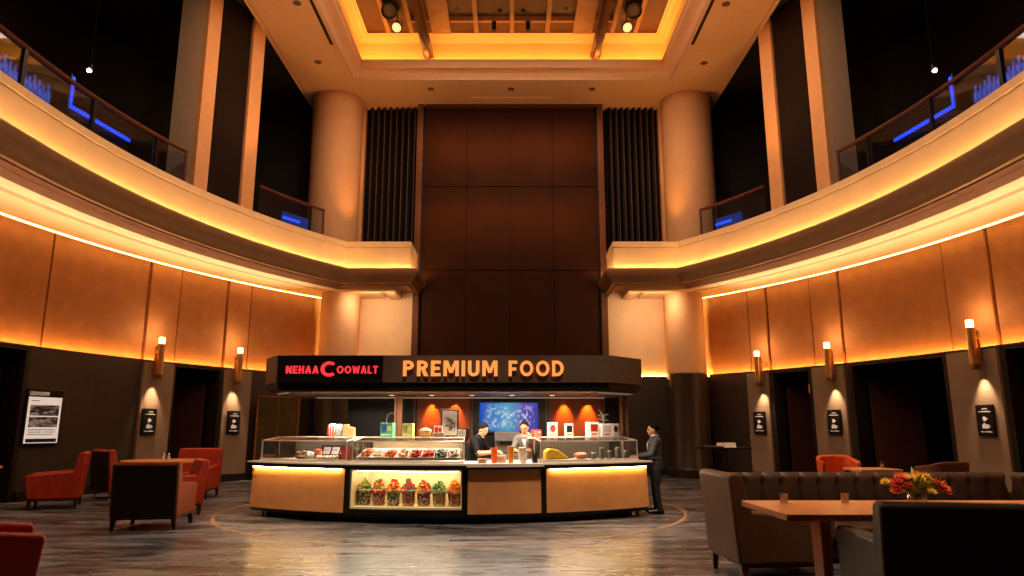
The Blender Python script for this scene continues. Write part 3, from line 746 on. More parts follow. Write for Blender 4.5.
# right case
ra = lambda t_: lerp(CD[0], CD[1], t_)
t = thing('cheese_board', 'white board with a cut yellow cheese in the right case', 'board', onk(ra(.18), 5.84), ra(.18))
mb = MB(); mb.box(-.27, .27, -.16, .14, 0, .02); mb.build('board', M_white, t, bevel=.005)
mb = MB(); mb.prism([(-.20, .02), (.22, .02), (.22, .06), (.02, .19), (-.12, .21), (-.20, .15)], 'y', -.10, .10); mb.build('cheese', yel, t, bevel=.03, seg=3)
t = thing('pastry_plate', 'plate with a round brown pastry in the right case', 'plate', onk(ra(.45), 5.84), 0)
mb = MB(); mb.lathe([(.06, 0), (.15, .02), (.155, .026), (.06, .01)], 24); mb.build('plate', M_white, t)
mb = MB(); mb.ball((0, 0, .075), (.12, .10, .06), 14, 8, 0, .3, 8); mb.build('pastry', fm('pastry_brown', S(176, 112, 66)), t)
for k in range(8):
    t = thing('glass_jar', 'small steel-lidded jar in the crowd right of the pastry plate', 'jar', onk(lerp(ra(.60), ra(.93), k/7), 5.80+.13*(k % 2)), 0, 'small jars in the right case')
    h = .09+.03*((k*3) % 4)
    mb = MB(); mb.lathe([(.040, 0), (.045, .01), (.045, h), (.034, h+.02)], 14); mb.build('jar', mat('jar_grey', S(96, 92, 86), .25, metal=.3), t)
    mb = MB(); mb.lathe([(.037, h+.018), (.037, h+.04)], 14); mb.build('lid', M_steel, t)

# things on the case tops (shelf at 1.44 m)
def ontop(t_, rng, r=5.5): a = lerp(rng[0], rng[1], t_); return kp(a, r, 1.44), a
def pack(name, label, cat, t_, rng, w, h, d, c0, c1, c2, r=5.5, group=None, style=0):
    p, a = ontop(t_, rng, r); t = thing(name, label, cat, p, a, group)
    mb = MB(); mb.box(-w/2, w/2, -d/2, d/2, 0, h); mb.build('box', mat('pack', c0, .5, var=.15, scale=20), t, bevel=.004)
    mb = MB(); y = -d/2-.003
    if style == 0: mb.box(-w*.40, -w*.02, y, y+.004, h*.30, h*.85, 0); mb.box(w*.06, w*.40, y, y+.004, h*.45, h*.8, 1); mb.box(-w*.4, w*.4, y, y+.004, h*.12, h*.2, 1)
    elif style == 1: mb.prism([(w*.30*cos(q*pi/8), h*.58+h*.26*sin(q*pi/8)) for q in range(16)], 'y', y, y+.004, 0); mb.box(-w*.3, w*.3, y, y+.004, h*.14, h*.20, 1)
    else: mb.box(-w*.36, w*.36, y, y+.004, h*.34, h*.86, 0); mb.box(-w*.3, w*.3, y, y+.004, h*.12, h*.22, 1)
    mb.build('printed_face', [mat('print_a', c1, .5), mat('print_b', c2, .5)], t, smooth=False)
    return t
pack('carton', 'blue and green carton on the middle case, furthest left', 'carton', .205, CB, .235, .25, .14, S(90, 170, 130), S(40, 110, 190), S(220, 225, 180))
pack('carton', 'pale yellow-green carton between the blue carton and the basket', 'carton', .425, CB, .19, .24, .14, S(206, 206, 120), S(150, 160, 70), S(235, 230, 190))
p, a = ontop(.60, CB); t = thing('snack_basket', 'small woven basket of snacks on the middle case', 'basket', p, a)
mb = MB(); mb.lathe([(.085, 0), (.115, .11), (.12, .12), (.108, .12), (.08, .01)], 20); mb.build('basket', mat('wicker', S(176, 138, 84), .7, var=.3, scale=50, bump=.6), t)
mb = MB(); blob_heap(mb, 26, .09, .09, .06, .03, [0, 1], 4, .10); o = mb.build('snacks', [crm, fm('snack_tan', S(200, 160, 100))], t); o['kind'] = 'stuff'
pack('carton', 'small red and white carton beside the framed poster', 'carton', .735, CB, .155, .20, .10, S(236, 220, 210), S(190, 40, 36), S(190, 40, 36), r=5.52)
pack('card_holder', 'low cream card holder in front of the red and white carton', 'card holder', .75, CB, .22, .075, .06, S(214, 190, 160), S(190, 160, 130), S(190, 160, 130), r=5.66)
p, a = ontop(.845, CB, 5.45); t = thing('framed_poster', 'white calligraphy poster in a dark frame on the middle case', 'picture', p, a)
mb = MB(); mb.box(-.165, .165, -.012, .012, 0, .50); mb.build('frame', mat('frame_dark', S(60, 34, 22), .5), t, bevel=.005)
mb = MB(); mb.box(-.135, .135, -.016, -.010, .03, .47); mb.build('paper', mat('paper', S(238, 230, 222), .7, var=.02), t, smooth=False)
mb = MB(); rnd = random.Random(5)
for k in range(9):
    x, z = rnd.uniform(-.05, .05), .12+k*.026; b = rnd.uniform(-.6, .6)
    mb.tube([(x-.045*cos(b), -.018, z-.03*sin(b)), (x, -.018, z+.01), (x+.045*cos(b), -.018, z+.03*sin(b))], [.003, .009, .004], 5)
for k in range(5): mb.box(.085, .10, -.018, -.016, .10+k*.04, .125+k*.04)
mb.build('brush_strokes', M_black, t)
pack('card_holder', 'white card holder at the right end of the middle case', 'card holder', .97, CB, .14, .13, .05, S(226, 222, 220), S(190, 190, 196), S(170, 170, 176), r=5.6, style=2)
p, a = ontop(.625, CA, 5.5); 
t = thing('sweet_bag', 'red and white striped sweet bag on the left case', 'bag', p, a)
mb = MB(); mb.rings([[(x*w, y*d, z) for x, y in ((-1, -1), (0, -1.2), (1, -1), (1, 1), (0, 1.2), (-1, 1))] for w, d, z in ((.07, .05, 0), (.10, .06, .08), (.09, .05, .18), (.11, .015, .25))]); mb.build('bag', mat('bag_white', S(232, 216, 208), .5), t, sub=1)
mb = MB()
for k in range(3): mb.box(-.07+k*.055, -.045+k*.055, -.066, -.058, .03, .2)
mb.build('stripes', mat('bag_red', S(196, 44, 36), .5), t, smooth=False)
p, a = ontop(.72, CA, 5.52); t = thing('sweet_bag', 'grey and white sweet bag between the striped bag and the brown bag', 'bag', p, a)
mb = MB(); mb.rings([[(x*w, y*d, z) for x, y in ((-1, -1), (0, -1.2), (1, -1), (1, 1), (0, 1.2), (-1, 1))] for w, d, z in ((.05, .04, 0), (.075, .05, .08), (.07, .04, .17), (.085, .012, .24))]); mb.build('bag', mat('bag_grey', S(150, 156, 164), .4, var=.4, scale=18), t, sub=1)
p, a = ontop(.83, CA, 5.5); t = thing('paper_bag', 'folded brown paper bag on the left case', 'bag', p, a)
mb = MB(); mb.hexa([(-.11, -.06, 0), (.11, -.06, 0), (.11, .06, 0), (-.11, .06, 0)], [(-.115, -.03, .20), (.115, -.03, .17), (.115, .03, .17), (-.115, .03, .20)]); mb.build('bag', mat('kraft', S(190, 128, 86), .7, bump=.3, bscale=20), t, bevel=.01)
mb = MB(); mb.box(-.11, -.02, -.035, .035, .19, .225); mb.build('fold', mat('kraft_fold', S(206, 146, 100), .7), t, bevel=.005)
# right case top
pack('carton', 'low red carton on the right case by the dark machine', 'carton', .06, CD, .17, .13, .12, S(190, 70, 44), S(226, 170, 140), S(230, 200, 180), r=5.5)
pack('menu_card', 'white card with a red figure on the right case', 'card', .235, CD, .19, .26, .05, S(236, 224, 212), S(206, 60, 40), S(200, 170, 150), style=1)
pack('menu_card', 'cream-edged card with a black square on the right case', 'card', .42, CD, .16, .24, .05, S(230, 214, 196), S(24, 20, 18), S(150, 130, 110), style=2)
pack('carton', 'deep red carton with a white edge on the right case', 'carton', .70, CD, .22, .27, .14, S(232, 214, 198), S(150, 34, 22), S(170, 60, 40), style=2)
pack('carton', 'wide white carton with red heading on the right case', 'carton', .865, CD, .26, .24, .14, S(230, 222, 214), S(200, 190, 186), S(190, 70, 50), r=5.5, style=2)
pack('carton', 'white carton with a dark bottle picture at the right end', 'carton', .985, CD, .18, .245, .14, S(226, 220, 216), S(40, 36, 36), S(180, 170, 166), r=5.5, style=1)
# wire plant ornament standing on the white carton's shelf
p, a = ontop(.90, CD, 5.37); t = thing('wire_ornament', 'twiggy steel ornament behind the cartons on the right case', 'ornament', p, a)
mb = MB(); mb.lathe([(.045, 0), (.045, .012), (.01, .02)], 14); mb.build('base', M_steel, t)
mb = MB(); mb.tube([(0, 0, 0), (.01, 0, .3), (-.02, 0, .45), (-.10, 0, .52)], [.008, .006, .005, .003], 6)
for k in range(7): z = .3+k*.02; b = k*2.4; mb.tube([(0, 0, z), (.10*cos(b), .03*sin(b), z+.02), (.16*cos(b), .05*sin(b), z-.01+.02*(k % 3))], [.005, .004, .002], 5)
mb.build('twigs', M_steel, t)

# on the till counter
def till(px, r): # position on the open worktop
    return kp(lerp(A2, A3, px), r, 1.0)
def cup(label, p, r, h, m, extra=None, rim=True):
    t = thing('paper_cup', label, 'cup', p)
    mb = MB(); mb.lathe([(r*.68, 0), (r, h), (r*1.06, h+.008), (r*.94, h+.004), (r*.64, .01)], 20); mb.build('cup', m, t)
    if extra: extra(t)
    return t
cup('tall orange paper cup on the open white counter', till(.375, 6.0), .062, .25, mat('cup_orange', S(236, 96, 24), .5))
cup('amber drink cup beside the white cup stack', till(.595, 6.02), .062, .28, mat('cup_amber', S(214, 130, 18), .3))
mb = MB(); mb.box(-.095, .095, -.06, .06, 0, .13); mb.box(-.06, .06, -.063, -.06, .04, .10, 1); tag(mb.build('napkin_box', [M_white, mat('napkin_print', S(206, 150, 120), .5)], smooth=False, loc=till(.475, 5.92)), 'white napkin box between the orange and amber cups', 'box')
mb = MB(); mb.box(-.08, .08, -.05, .05, 0, .08); mb.box(-.05, .05, -.053, -.05, .02, .06, 1); tag(mb.build('tea_box', [mat('tea_tan', S(206, 180, 150), .6), mat('tea_print', S(150, 90, 60), .5)], smooth=False, loc=till(.22, 6.02)), 'low tan box near the left end of the open counter', 'box')
for k in range(6):
    mb = MB(); r = .075; mb.lathe([(r*.75, 0), (r, .09), (r*1.05, .095), (r*.92, .09), (r*.7, .01)], 18, (0, 0, .0))
    tag(mb.build('stacked_cup', M_white, loc=(till(.76, 6.0)[0]-.01*(k % 2), till(.76, 6.0)[1], 1.0+k*.034)), 'white paper cup in the stack right of the amber cup', 'cup', 'stacked white cups on the counter')
mb = MB(); 
for k in range(5): mb.tube([(0, 0, 0), (-.05+.03*k, 0, .22), (-.12+.06*k, .0, .34)], [.012, .008, .004], 6)
mb.lathe([(.05, 0), (.055, .10), (.05, .1), (.045, .01)], 14)
tag(mb.build('utensil_pot', mat('utensil_black', S(22, 20, 20), .4), loc=till(.92, 6.0)), 'black pot of utensils at the right end of the open counter', 'pot')
# coffee machine and grinder on the back counter
t = thing('coffee_machine', 'grey steel espresso machine between the two staff', 'coffee machine', (-.10, 14.95, .97))
mb = MB(); mb.box(-.26, .26, -.2, .2, 0, .12); mb.box(-.26, .26, .02, .2, .12, .5); mb.box(-.26, .26, -.2, .2, .36, .56); mb.build('body', mat('machine_grey', S(112, 106, 100), .35, metal=.4), t, bevel=.02)
for x in (-.12, .12):
    mb = MB(); mb.lathe([(.035, .36), (.045, .32), (.02, .28)][::-1], 14, (x, -.1, 0)); mb.tube([(x, -.1, .32), (x, -.25, .30)], .012, 6); mb.build('group_head', M_kblack, t)
mb = MB(); mb.box(-.20, .20, -.19, .0, .12, .13); mb.build('drip_tray', M_kblack, t, smooth=False)
t = thing('coffee_grinder', 'dark coffee grinder with a round hopper left of the screen', 'grinder', (-.98, 14.75, .97))
mb = MB(); mb.box(-.09, .09, -.1, .1, 0, .34); mb.build('body', M_kblack, t, bevel=.02)
mb = MB(); mb.lathe([(.03, .34), (.10, .44), (.10, .60), (.08, .62)], 20); mb.build('hopper', mat('hopper_brown', S(54, 34, 24), .2), t)
for k in range(4):
    mb = MB(); mb.lathe([(.035, 0), (.035, .2), (.013, .26), (.013, .33)], 14); mb.lathe([(.015, .33), (.015, .35)], 10, mi=1)
    tag(mb.build('syrup_bottle', [mat('syrup_dark', S(40, 26, 22), .2), M_steel], loc=(-1.42+k*.1, 14.78, .97)), 'dark syrup bottle on the back counter left of the grinder', 'bottle', 'syrup bottles on the back counter')
t = thing('counter_tap', 'thin curved steel tap behind the blue carton', 'tap', (-2.62, 14.9, .97))
mb = MB(); mb.tube([(0, 0, 0), (0, 0, .80), (.02, 0, .9), (.08, 0, .94), (.15, 0, .92)], .014, 8); mb.build('spout', M_steel, t)
mb = MB(); mb.lathe([(.04, 0), (.04, .02), (.015, .04)], 14); mb.build('base', M_steel, t)
lamp('AREA', 'kiosk_downlight', (-1.1, 13.3, 2.2), 330, (1., .84, .64), (-1.1, 13.1, 0), 5.5, sy=.7)
lamp('AREA', 'kiosk_staff_light', (-.5, 13.8, 2.2), 12, (1., .84, .64), (-.5, 14.2, 0), 4., sy=.4)
for x in (-4.0, -1.2, 1.7, 3.0): lamp('SPOT', 'counter_fill', (x*1.05, 6.5, 13.4), 4600 if x < 2.5 else 2200, (1., .82, .62), (x*.95, 12.75, 1.2), .2, 17 if x < 2.5 else 10, .9)  # added fill spots brightening the counter front and the man in the suit
lamp('SPOT', 'table_fill', (2.6, 4.6, 13.2), 3600, (1., .78, .54), (4.2, 8.4, .8), .2, 25, .9)  # added fill spot for the long table and the bench
lamp('SPOT', 'lounge_fill', (-7.0, 16.5, 13.0), 550, (1., .74, .5), (-7.8, 15.0, .8), .2, 26, .9)  # added fill spot for the armchairs on the left
# ================================================================== lounge furniture
M_bench = mat('bench_leather', S(78, 54, 42), .38, var=.1, scale=5)
M_red = mat('red_leather', S(158, 44, 20), .5, var=.12, scale=5, bump=.06, bscale=120)
M_red2 = mat('rust_leather', S(108, 46, 22), .5, var=.12, scale=5, bump=.06, bscale=120)
M_brn = mat('brown_leather', S(106, 70, 46), .55, spec=.2, var=.12, scale=5, bump=.06, bscale=120)
M_brn2 = mat('dark_brown_leather', S(50, 33, 24), .5, spec=.2, var=.12, scale=5, bump=.06, bscale=120)
M_shade_bk = mat('shaded_back_leather', S(34, 16, 11), .5, var=.12)  # shade on the chair backs, put into a darker leather colour
M_leg = mat('dark_wood_leg', S(52, 26, 16), .4)
M_tab = mat('oak_table', S(196, 116, 62), .35, var=.15, scale=4)
M_chrome = mat('chrome', S(190, 184, 178), .15, metal=.95)

def armchair(label, loc, rot, m, mleg=None, w=1.0, d=1.08, h=1.08, group=None, feet='legs', sc=1., back=None, arm=.68):
    t = thing('armchair', label, 'armchair', loc, rot, group); t.scale = (1, sc, 1); mleg = mleg or M_leg
    W = w/2; aw = .15
    mb = MB(); mb.box(-W+aw, W-aw, -.36, .48, .20, .34); mb.build('seat_base', m, t, bevel=.02)
    mb = MB(); mb.box(-W+aw+.01, W-aw-.01, -.34, .52, .34, .48); mb.build('seat_cushion', m, t, bevel=.05, seg=4)
    mb = MB(); mb.prism([(-.40, .20), (-.24, .20), (-.30, .60), (-.42, h-.02), (-.47, h), (-.53, h), (-.57, h-.03), (-.50, .20)], 'x', -W, W)
    mb.build('backrest', m, t, bevel=.025, seg=3)
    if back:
        mb = MB(); mb.hexa([(-W+.03, -.515, .22), (W-.03, -.515, .22), (W-.03, -.495, .22), (-W+.03, -.495, .22)], [(-W+.03, -.578, h-.05), (W-.03, -.578, h-.05), (W-.03, -.555, h-.05), (-W+.03, -.555, h-.05)]); mb.build('back_panel', back, t, bevel=.006)  # thin added sheet that carries the shade colour of the chair back
    for s in (-1, 1):
        mb = MB(); a, b = sorted((s*W, s*(W-aw)))
        mb.prism([(-.47, .20), (.47, .20), (.56, arm-.06), (.54, arm-.01), (.50, arm), (-.46, arm+.06)], 'x', a+.004, b-.004); mb.build('arm', m, t, bevel=.03, seg=3)
    if feet == 'legs':
        mb = MB(); mb.box(-W+.02, W-.02, -.47, .45, .17, .205); mb.build('base_rail', mleg, t, bevel=.008)
        for sx in (-1, 1):
            for y in (-.44, .42):
                mb = MB(); x = sx*(W-.06)
                mb.hexa([(x-.025+sx*.02, y-.025, 0), (x+.025+sx*.02, y-.025, 0), (x+.025+sx*.02, y+.025, 0), (x-.025+sx*.02, y+.025, 0)],
                        [(x-.04, y-.04, .18), (x+.04, y-.04, .18), (x+.04, y+.04, .18), (x-.04, y+.04, .18)]); mb.build('leg', mleg, t, bevel=.006)
    else:
        mb = MB(); mb.box(-W+.04, W-.04, -.45, .45, .18, .21); mb.build('base_rail', mleg, t, bevel=.008)
        for s in (-1, 1):
            x = s*(W-.14)
            mb = MB(); mb.tube([(x, -.40, .18), (x, -.46, .03), (x, -.42, .015), (x, .36, .015), (x, .40, .04), (x, .34, .18)], .014, 8); mb.build('sled_foot', M_chrome, t)
    return t
def D(a): return radians(a)
armchair('red armchair side-on in front of the lit wall poster', (-9.42, 15.0, 0), D(116), M_red, w=1.0, h=1.11, sc=.92)
armchair('red armchair with a shade-darkened back and chrome sled feet, left of the round table', (-9.05, 16.85, 0), D(-38), M_red, w=.98, h=1.12, feet='sled', back=M_shade_bk)
armchair('rust armchair with its shade-darkened back to the camera by the round table', (-5.93, 12.1, 0), D(8), M_red2, w=1.02, h=1.06, back=M_shade_bk)
armchair('red armchair just behind and right of the rust armchair with the shade-darkened back', (-6.52, 13.92, 0), D(122), M_red, w=.98, h=1.0)
armchair('red armchair on the far side of the round table before the dark doorway', (-7.55, 17.1, 0), D(186), M_red, w=1.0, h=1.12)
armchair('red armchair cut off at the near left edge', (-4.69, 6.71, 0), D(-51), M_red, w=1.04, h=1.06, sc=.56)
def round_table(label, loc, r, h, lift=0.):
    t = thing('round_table', label, 'table', loc)
    mb = MB(); mb.lathe([(r-.03, h-.045), (r, h-.035), (r, h-.006), (r-.008, h)], 48); mb.build('tabletop', M_tab, t)
    mb = MB(); mb.lathe([(.05, .03), (.045, h-.04)], 20); mb.build('pedestal', M_leg, t)
    mb = MB(); mb.lathe([(.32, 0), (.32, .015), (.06, .04)], 32); mb.build('base', M_leg, t); return t
round_table('round wooden table among the red armchairs', (-7.45, 15.35, 0), .80, .93)
round_table('round wooden table cut off by the left edge', (-10.2, 13.2, 0), .72, .90)
for i, dx in enumerate((-.06, .05)):
    t = thing('condiment_shaker', ('left' if i == 0 else 'right')+' one of two small glass shakers on the round table', 'shaker', (-7.28+dx, 15.15, .93), 0, 'shakers on the round table')
    mb = MB(); mb.lathe([(.030, 0), (.032, .01), (.028, .11)], 14); mb.build('body', mat('shaker_glass', S(196, 186, 176), .2, var=.05), t)
    mb = MB(); mb.lathe([(.029, .11), (.031, .12), (.026, .145), (.01, .155)], 14); mb.build('cap', M_chrome, t)

# right-hand lounge
armchair('brown leather armchair side-on at the left end of the long table', (2.84, 8.22, 0), D(-87), M_brn, mat('reddish_leg', S(104, 44, 24), .4), w=1.02, d=1.1, h=1.12)
armchair('dark armchair with its back to the camera, left of the pair at the long table', (3.10, 5.58, 0), D(-12), M_brn2, w=.92, h=1.105, sc=1.3, arm=.78)
armchair('dark armchair with its back to the camera, cut off at the right edge', (4.06, 5.40, 0), D(-12), M_brn2, w=.92, h=1.10, sc=1.3, arm=.78)
t = thing('long_table', 'long oak table with tumblers and a flower vase on it', 'table', (3.6, 6.80, 0))
mb = MB(); mb.box(-1.27, 1.75, -.60, .60, .825, .88); mb.build('tabletop', M_tab, t, bevel=.006)
for x in (-.74, 1.1):
    mb = MB(); mb.hexa([(x-.04, -.10, .02), (x+.04, -.10, .02), (x+.04, .10, .02), (x-.04, .10, .02)], [(x-.05, -.12, .826), (x+.05, -.12, .826), (x+.05, .12, .826), (x-.05, .12, .826)]); mb.build('leg', M_tab, t, bevel=.01)
    mb = MB(); mb.box(x-.10, x+.10, -.38, .38, 0, .03); mb.build('foot', M_tab, t, bevel=.008)
M_tumb = glass('tumbler_glass', (.97, .97, .97), .26)
for i, (px, lab) in enumerate(((784, 'glass tumbler on the long table near its left end'), (845, 'glass tumbler on the long table left of the flower vase'))):
    p = at(px, 503, 7.1); p.z = .88
    t = thing('tumbler', lab, 'glass', p)
    mb = MB(); mb.lathe([(.034, 0), (.042, .10), (.039, .10), (.032, .012)], 20); mb.build('glass', M_tumb, t)
    mb = MB(); mb.lathe([(.031, .012), (.035, .05), (.0, .05)], 16); mb.build('water', glass('water', (.95, .94, .92), .1), t)
    mb = MB(); mb.lathe([(.055, 0), (.055, .004)], 20, (.09, -.02, 0)); tag(mb.build('coaster', mat('coaster', S(190, 160, 130), .5), loc=p), 'small round coaster beside the tumbler '+('near the left end' if i == 0 else 'left of the vase'), 'coaster')
# flowers
t = thing('flower_vase', 'low vase of red, yellow and green flowers on the long table', 'vase', (3.88, 6.98, .88))
mb = MB(); mb.lathe([(.05, 0), (.085, .03), (.09, .07), (.07, .11), (.065, .11), (.08, .07), (.07, .02)], 24); mb.build('vase', M_tumb, t)
rnd = random.Random(11)
petal = [fm('petal_red', S(206, 50, 24)), fm('petal_yellow', S(228, 178, 40)), fm('petal_orange', S(226, 100, 32))]
M_stem = fm('stem_green', S(128, 160, 50))
def flower(c, r, m, n=11):
    mb = MB(); c = Vector((c[0]*1.05, c[1], c[2]*.80)); up = Vector((c.x*.9, c.y*.6-.25, .5)).normalized(); a = up.cross(Vector((0, 1, .2))).normalized(); b = up.cross(a)
    for ring, (k, l, lift) in enumerate(((n, 1., .25), (n-3, .7, .6))):
        for i in range(k):
            q = 2*pi*i/k+ring*.3; d = a*cos(q)+b*sin(q); e = d.cross(up)
            p1 = c+d*r*.55*l+up*r*lift*.5; p2 = c+d*r*l+up*r*lift
            wv = e*r*.22*l
            mb.add([c-wv*.3, c+wv*.3, p1+wv, p2+wv*.2, p2-wv*.2, p1-wv], [(0, 1, 2, 5), (5, 2, 3, 4)])
    mb.ball(c+up*r*.18, r*.22, 8, 6); return mb.build('flower', petal[m], t)
spots = [((-.17, -.03, .25), .085, 0), ((-.08, -.08, .22), .06, 0), ((.02, -.03, .31), .07, 1), ((.20, -.02, .24), .085, 2), ((.13, .05, .32), .06, 1), ((-.05, .06, .31), .06, 1), ((.27, .0, .19), .06, 2), ((-.27, .0, .26), .05, 1), ((.08, -.12, .16), .05, 1), ((-.20, -.06, .17), .07, 2), ((.22, -.08, .16), .07, 0), ((.10, .0, .24), .07, 1), ((-.12, .0, .31), .07, 2), ((.05, .06, .35), .05, 2), ((-.02, -.1, .26), .05, 1)]
for c_, r_, m_ in spots: flower(c_, r_, m_)
mb = MB()
for c_, r_, m_ in spots: mb.tube([(0, 0, .05), (c_[0]*.5, c_[1]*.5, .13), (c_[0]*1.05, c_[1], c_[2]*.8)], [.004, .004, .003], 5)
for k in range(80):
    b = rnd.uniform(0, 6.28); l = rnd.uniform(.12, .30); z = .09+rnd.uniform(0, .10); d = Vector((cos(b)*1.2, sin(b)*.6, rnd.uniform(.05, .45))).normalized(); e = d.cross(Vector((0, .3, 1))).normalized()*.018
    p = Vector((0, 0, z)); mb.add([p-e*.3, p+e*.3, p+d*l*.6+e, p+d*l, p+d*l*.6-e], [(0, 1, 2, 3, 4)])
mb.build('leaves', M_stem, t, smooth=False)
# tufted bench
t = thing('tufted_bench', 'long tufted brown leather bench behind the long table', 'bench', (4.6, 9.4, 0))
def bench_back(mb, x0, x1, y, n, h0=.42, h1=1.03, rows=(.62, .90)):
    nx = n*10; nz = 14; g = []
    for j in range(nz+1):
        z = lerp(h0, h1, j/nz); row = []
        for i in range(nx+1):
            x = lerp(x0, x1, i/nx); u = (i/10) % 1
            seam = math.exp(-((min(u, 1-u))/.06)**2)*.012*(1 if z > .60 else .6)
            dim = 0
            for rz in rows: dim = max(dim, math.exp(-((min(u, 1-u)/.12)**2+((z-rz)/.045)**2))*.045)
            puff = .03*(sin(pi*u)**.5)*(sin(pi*(z-h0)/(h1-h0)*.98+.02)**.4)
            top = max(0, (z-(h1-.06))/.06)
            row.append((x, y-puff+seam+dim+top**2*.05, z))
        g.append(row)
    v = [p for r in g for p in r]; nn = nx+1
    mb.add(v, [(j*nn+i, j*nn+i+1, (j+1)*nn+i+1, (j+1)*nn+i) for j in range(nz) for i in range(nx)])
    mb.box(x0, x1, y+.06, y+.24, .08, h1-.01)
def off_build(mb, nm, m, **k):
    o = mb.build(nm, m, t, **k); o.location = (-4.6, -9.4, 0); return o
BX0, BX1, BYY = 2.78, 6.46, 9.45
mb = MB(); bench_back(mb, BX0, BX1, BYY, 15); off_build(mb, 'backrest', M_bench, ang=60)
mb = MB(); mb.box(BX0, BX1, BYY-.62, BYY+.02, .28, .43); off_build(mb, 'seat_cushion', M_bench, bevel=.04, seg=3)
mb = MB(); mb.box(BX0+.02, BX1, BYY-.56, BYY+.2, .06, .28); off_build(mb, 'base', M_brn2, bevel=.01)
mb = MB(); mb.box(BX0+.06, BX1-.06, BYY-.50, BYY+.15, 0, .06); off_build(mb, 'plinth', M_kblack, smooth=False)
mb = MB()                                # return wing turning towards the camera
w_ = MB(); bench_back(w_, 0, 2.0, 0, 8); mb.merge(w_, Matrix.Translation((BX1+.12, BYY+.12, 0)) @ Matrix.Rotation(D(-82), 4, 'Z'))
off_build(mb, 'side_backrest', M_bench, ang=60)
mb = MB(); mb.box(BX1-.52, BX1+.08, BYY-1.9, BYY-.63, .28, .43); mb.box(BX1-.46, BX1+.08, BYY-1.9, BYY-.63, 0, .28); off_build(mb, 'side_seat', M_bench, bevel=.03)
# far right group behind the bench
def tub_chair(label, loc, rot, m, h=.98):
    t = thing('tub_chair', label, 'armchair', loc, rot)
    mb = MB(); n = 22; rs = []
    for i in range(n+1):
        a = D(-20)+D(220)*i/n; hh = h-.12*(abs(i-n/2)/(n/2))**2
        c_ = math.copysign(abs(cos(a))**.45, cos(a)); s_ = math.copysign(abs(sin(a))**.45, sin(a)); rs.append([(.46*cos(a), -.40*sin(a), .22), (.46*c_, -.44*s_, hh), (.44*c_, -.42*s_, hh+.02), (.38*c_, -.36*s_, hh-.01), (.36*cos(a), -.30*sin(a), .22)])
    mb.rings(rs); mb.build('shell', m, t)
    mb = MB(); mb.lathe([(.36, .22), (.38, .26), (.38, .42), (.34, .47)], 28); mb.build('seat_cushion', m, t)
    for sx in (-1, 1):
        for sy in (-1, 1): mb = MB(); mb.tube([(sx*.3, sy*.26, 0), (sx*.26, sy*.22, .24)], [.018, .026], 8); mb.build('leg', M_leg, t)
    return t
tub_chair('bright orange tub chair behind the tufted bench', (6.20, 13.7, 0), D(172), mat('orange_leather', S(226, 84, 40), .45), 1.07).scale = (.76, .8, 1)
tub_chair('brown tub chair behind the flowers and the tufted bench', (7.72, 13.0, 0), D(10), mat('tub_brown', S(112, 62, 40), .5), 1.0).scale = (.82, .82, 1)
t = thing('low_table', 'pale wooden table between the orange and brown tub chairs', 'table', (6.36, 12.75, 0))
mb = MB(); mb.box(-.36, .36, -.35, .35, .86, .90); mb.build('tabletop', mat('pale_oak', S(222, 156, 104), .4, var=.1), t, bevel=.006)
for sx in (-1, 1):
    for sy in (-1, 1): mb = MB(); mb.box(sx*.30-.03, sx*.30+.03, sy*.29-.03, sy*.29+.03, 0, .86); mb.build('leg', M_leg, t, smooth=False)
mb = MB(); mb.lathe([(.04, 0), (.048, .13), (.044, .13), (.038, .012)], 18); tag(mb.build('tumbler', M_tumb, loc=(6.58, 12.8, .90)), 'glass tumbler on the pale table behind the bench', 'glass')
# console table by the right column
t = thing('console_table', 'slim dark console table against the dark wall right of the column', 'table', (6.35, 21.6, 0))
mb = MB(); mb.box(-.72, .78, -.3, .3, .98, 1.03); mb.build('tabletop', M_kblack, t, bevel=.006)
for s in (-1, 1):
    mb = MB(); mb.tube([(s*.10, 0, .98), (s*.10, 0, .5), (s*.42, 0, .02)], .022, 8); mb.build('leg', M_kblack, t)
mb = MB(); mb.box(-.48, .48, -.2, .2, 0, .02); mb.build('foot_plate', M_kblack, t, smooth=False)
for i, (dx, c) in enumerate(((-.12, 'left'), (.08, 'middle'), (.26, 'right'))):
    mb = MB(); mb.prism([(-.08, 0), (.08, 0), (.0, .14)], 'x', -.09, .09)
    tag(mb.build('tent_card', mat('tent_white', S(214, 206, 196), .6), smooth=False, loc=(6.35+dx, 21.5, 1.03)), 'white folded tent card on the console table, %s of three' % c, 'card', 'tent cards on the console table')
mb = MB(); mb.box(-.30, .30, -.10, .10, 0, .035); mb.box(-.28, .28, -.08, .08, .035, .05, 1)
tag(mb.build('leaflet_tray', [M_kblack, mat('leaflets', S(150, 140, 130), .6)], smooth=False, loc=(6.0, 21.45, 1.03)), 'low tray of leaflets on the left half of the console table', 'tray')
# ================================================================== wall lamps, plaques, poster, mirror, railings, ceiling fittings
M_brass = mat('brass', S(196, 150, 96), .3, metal=.85, var=.08)
M_brass_d = mat('dark_brass', S(120, 88, 56), .3, metal=.8)
G_lampglass = mat('lamp_glass', S(255, 220, 170), .3, emit=(1., .66, .28), estr=6.)
G_stage = mat('stage_lens', S(255, 220, 170), .3, emit=(1., .66, .28), estr=1.1)
proto = None
sc_spots = [(-1, 147, 'wall lamp above the plaque right of the lit poster'), (-1, 229, 'wall lamp left of the copper-framed mirror'),
            (1, 767, 'wall lamp nearest the right-hand column'), (1, 840, 'wall lamp between the two dark right-hand doorways'), (1, 992, 'largest wall lamp, furthest right')]
def frame_at(s, px, off):                # location + rotation so that local -Y looks into the hall
    y = ysolve(s, px); p, n = arc(s, y, RW); q = p+n*off
    return Vector((q.x, q.y, 0)), atan2(n.y, n.x)+pi/2, n
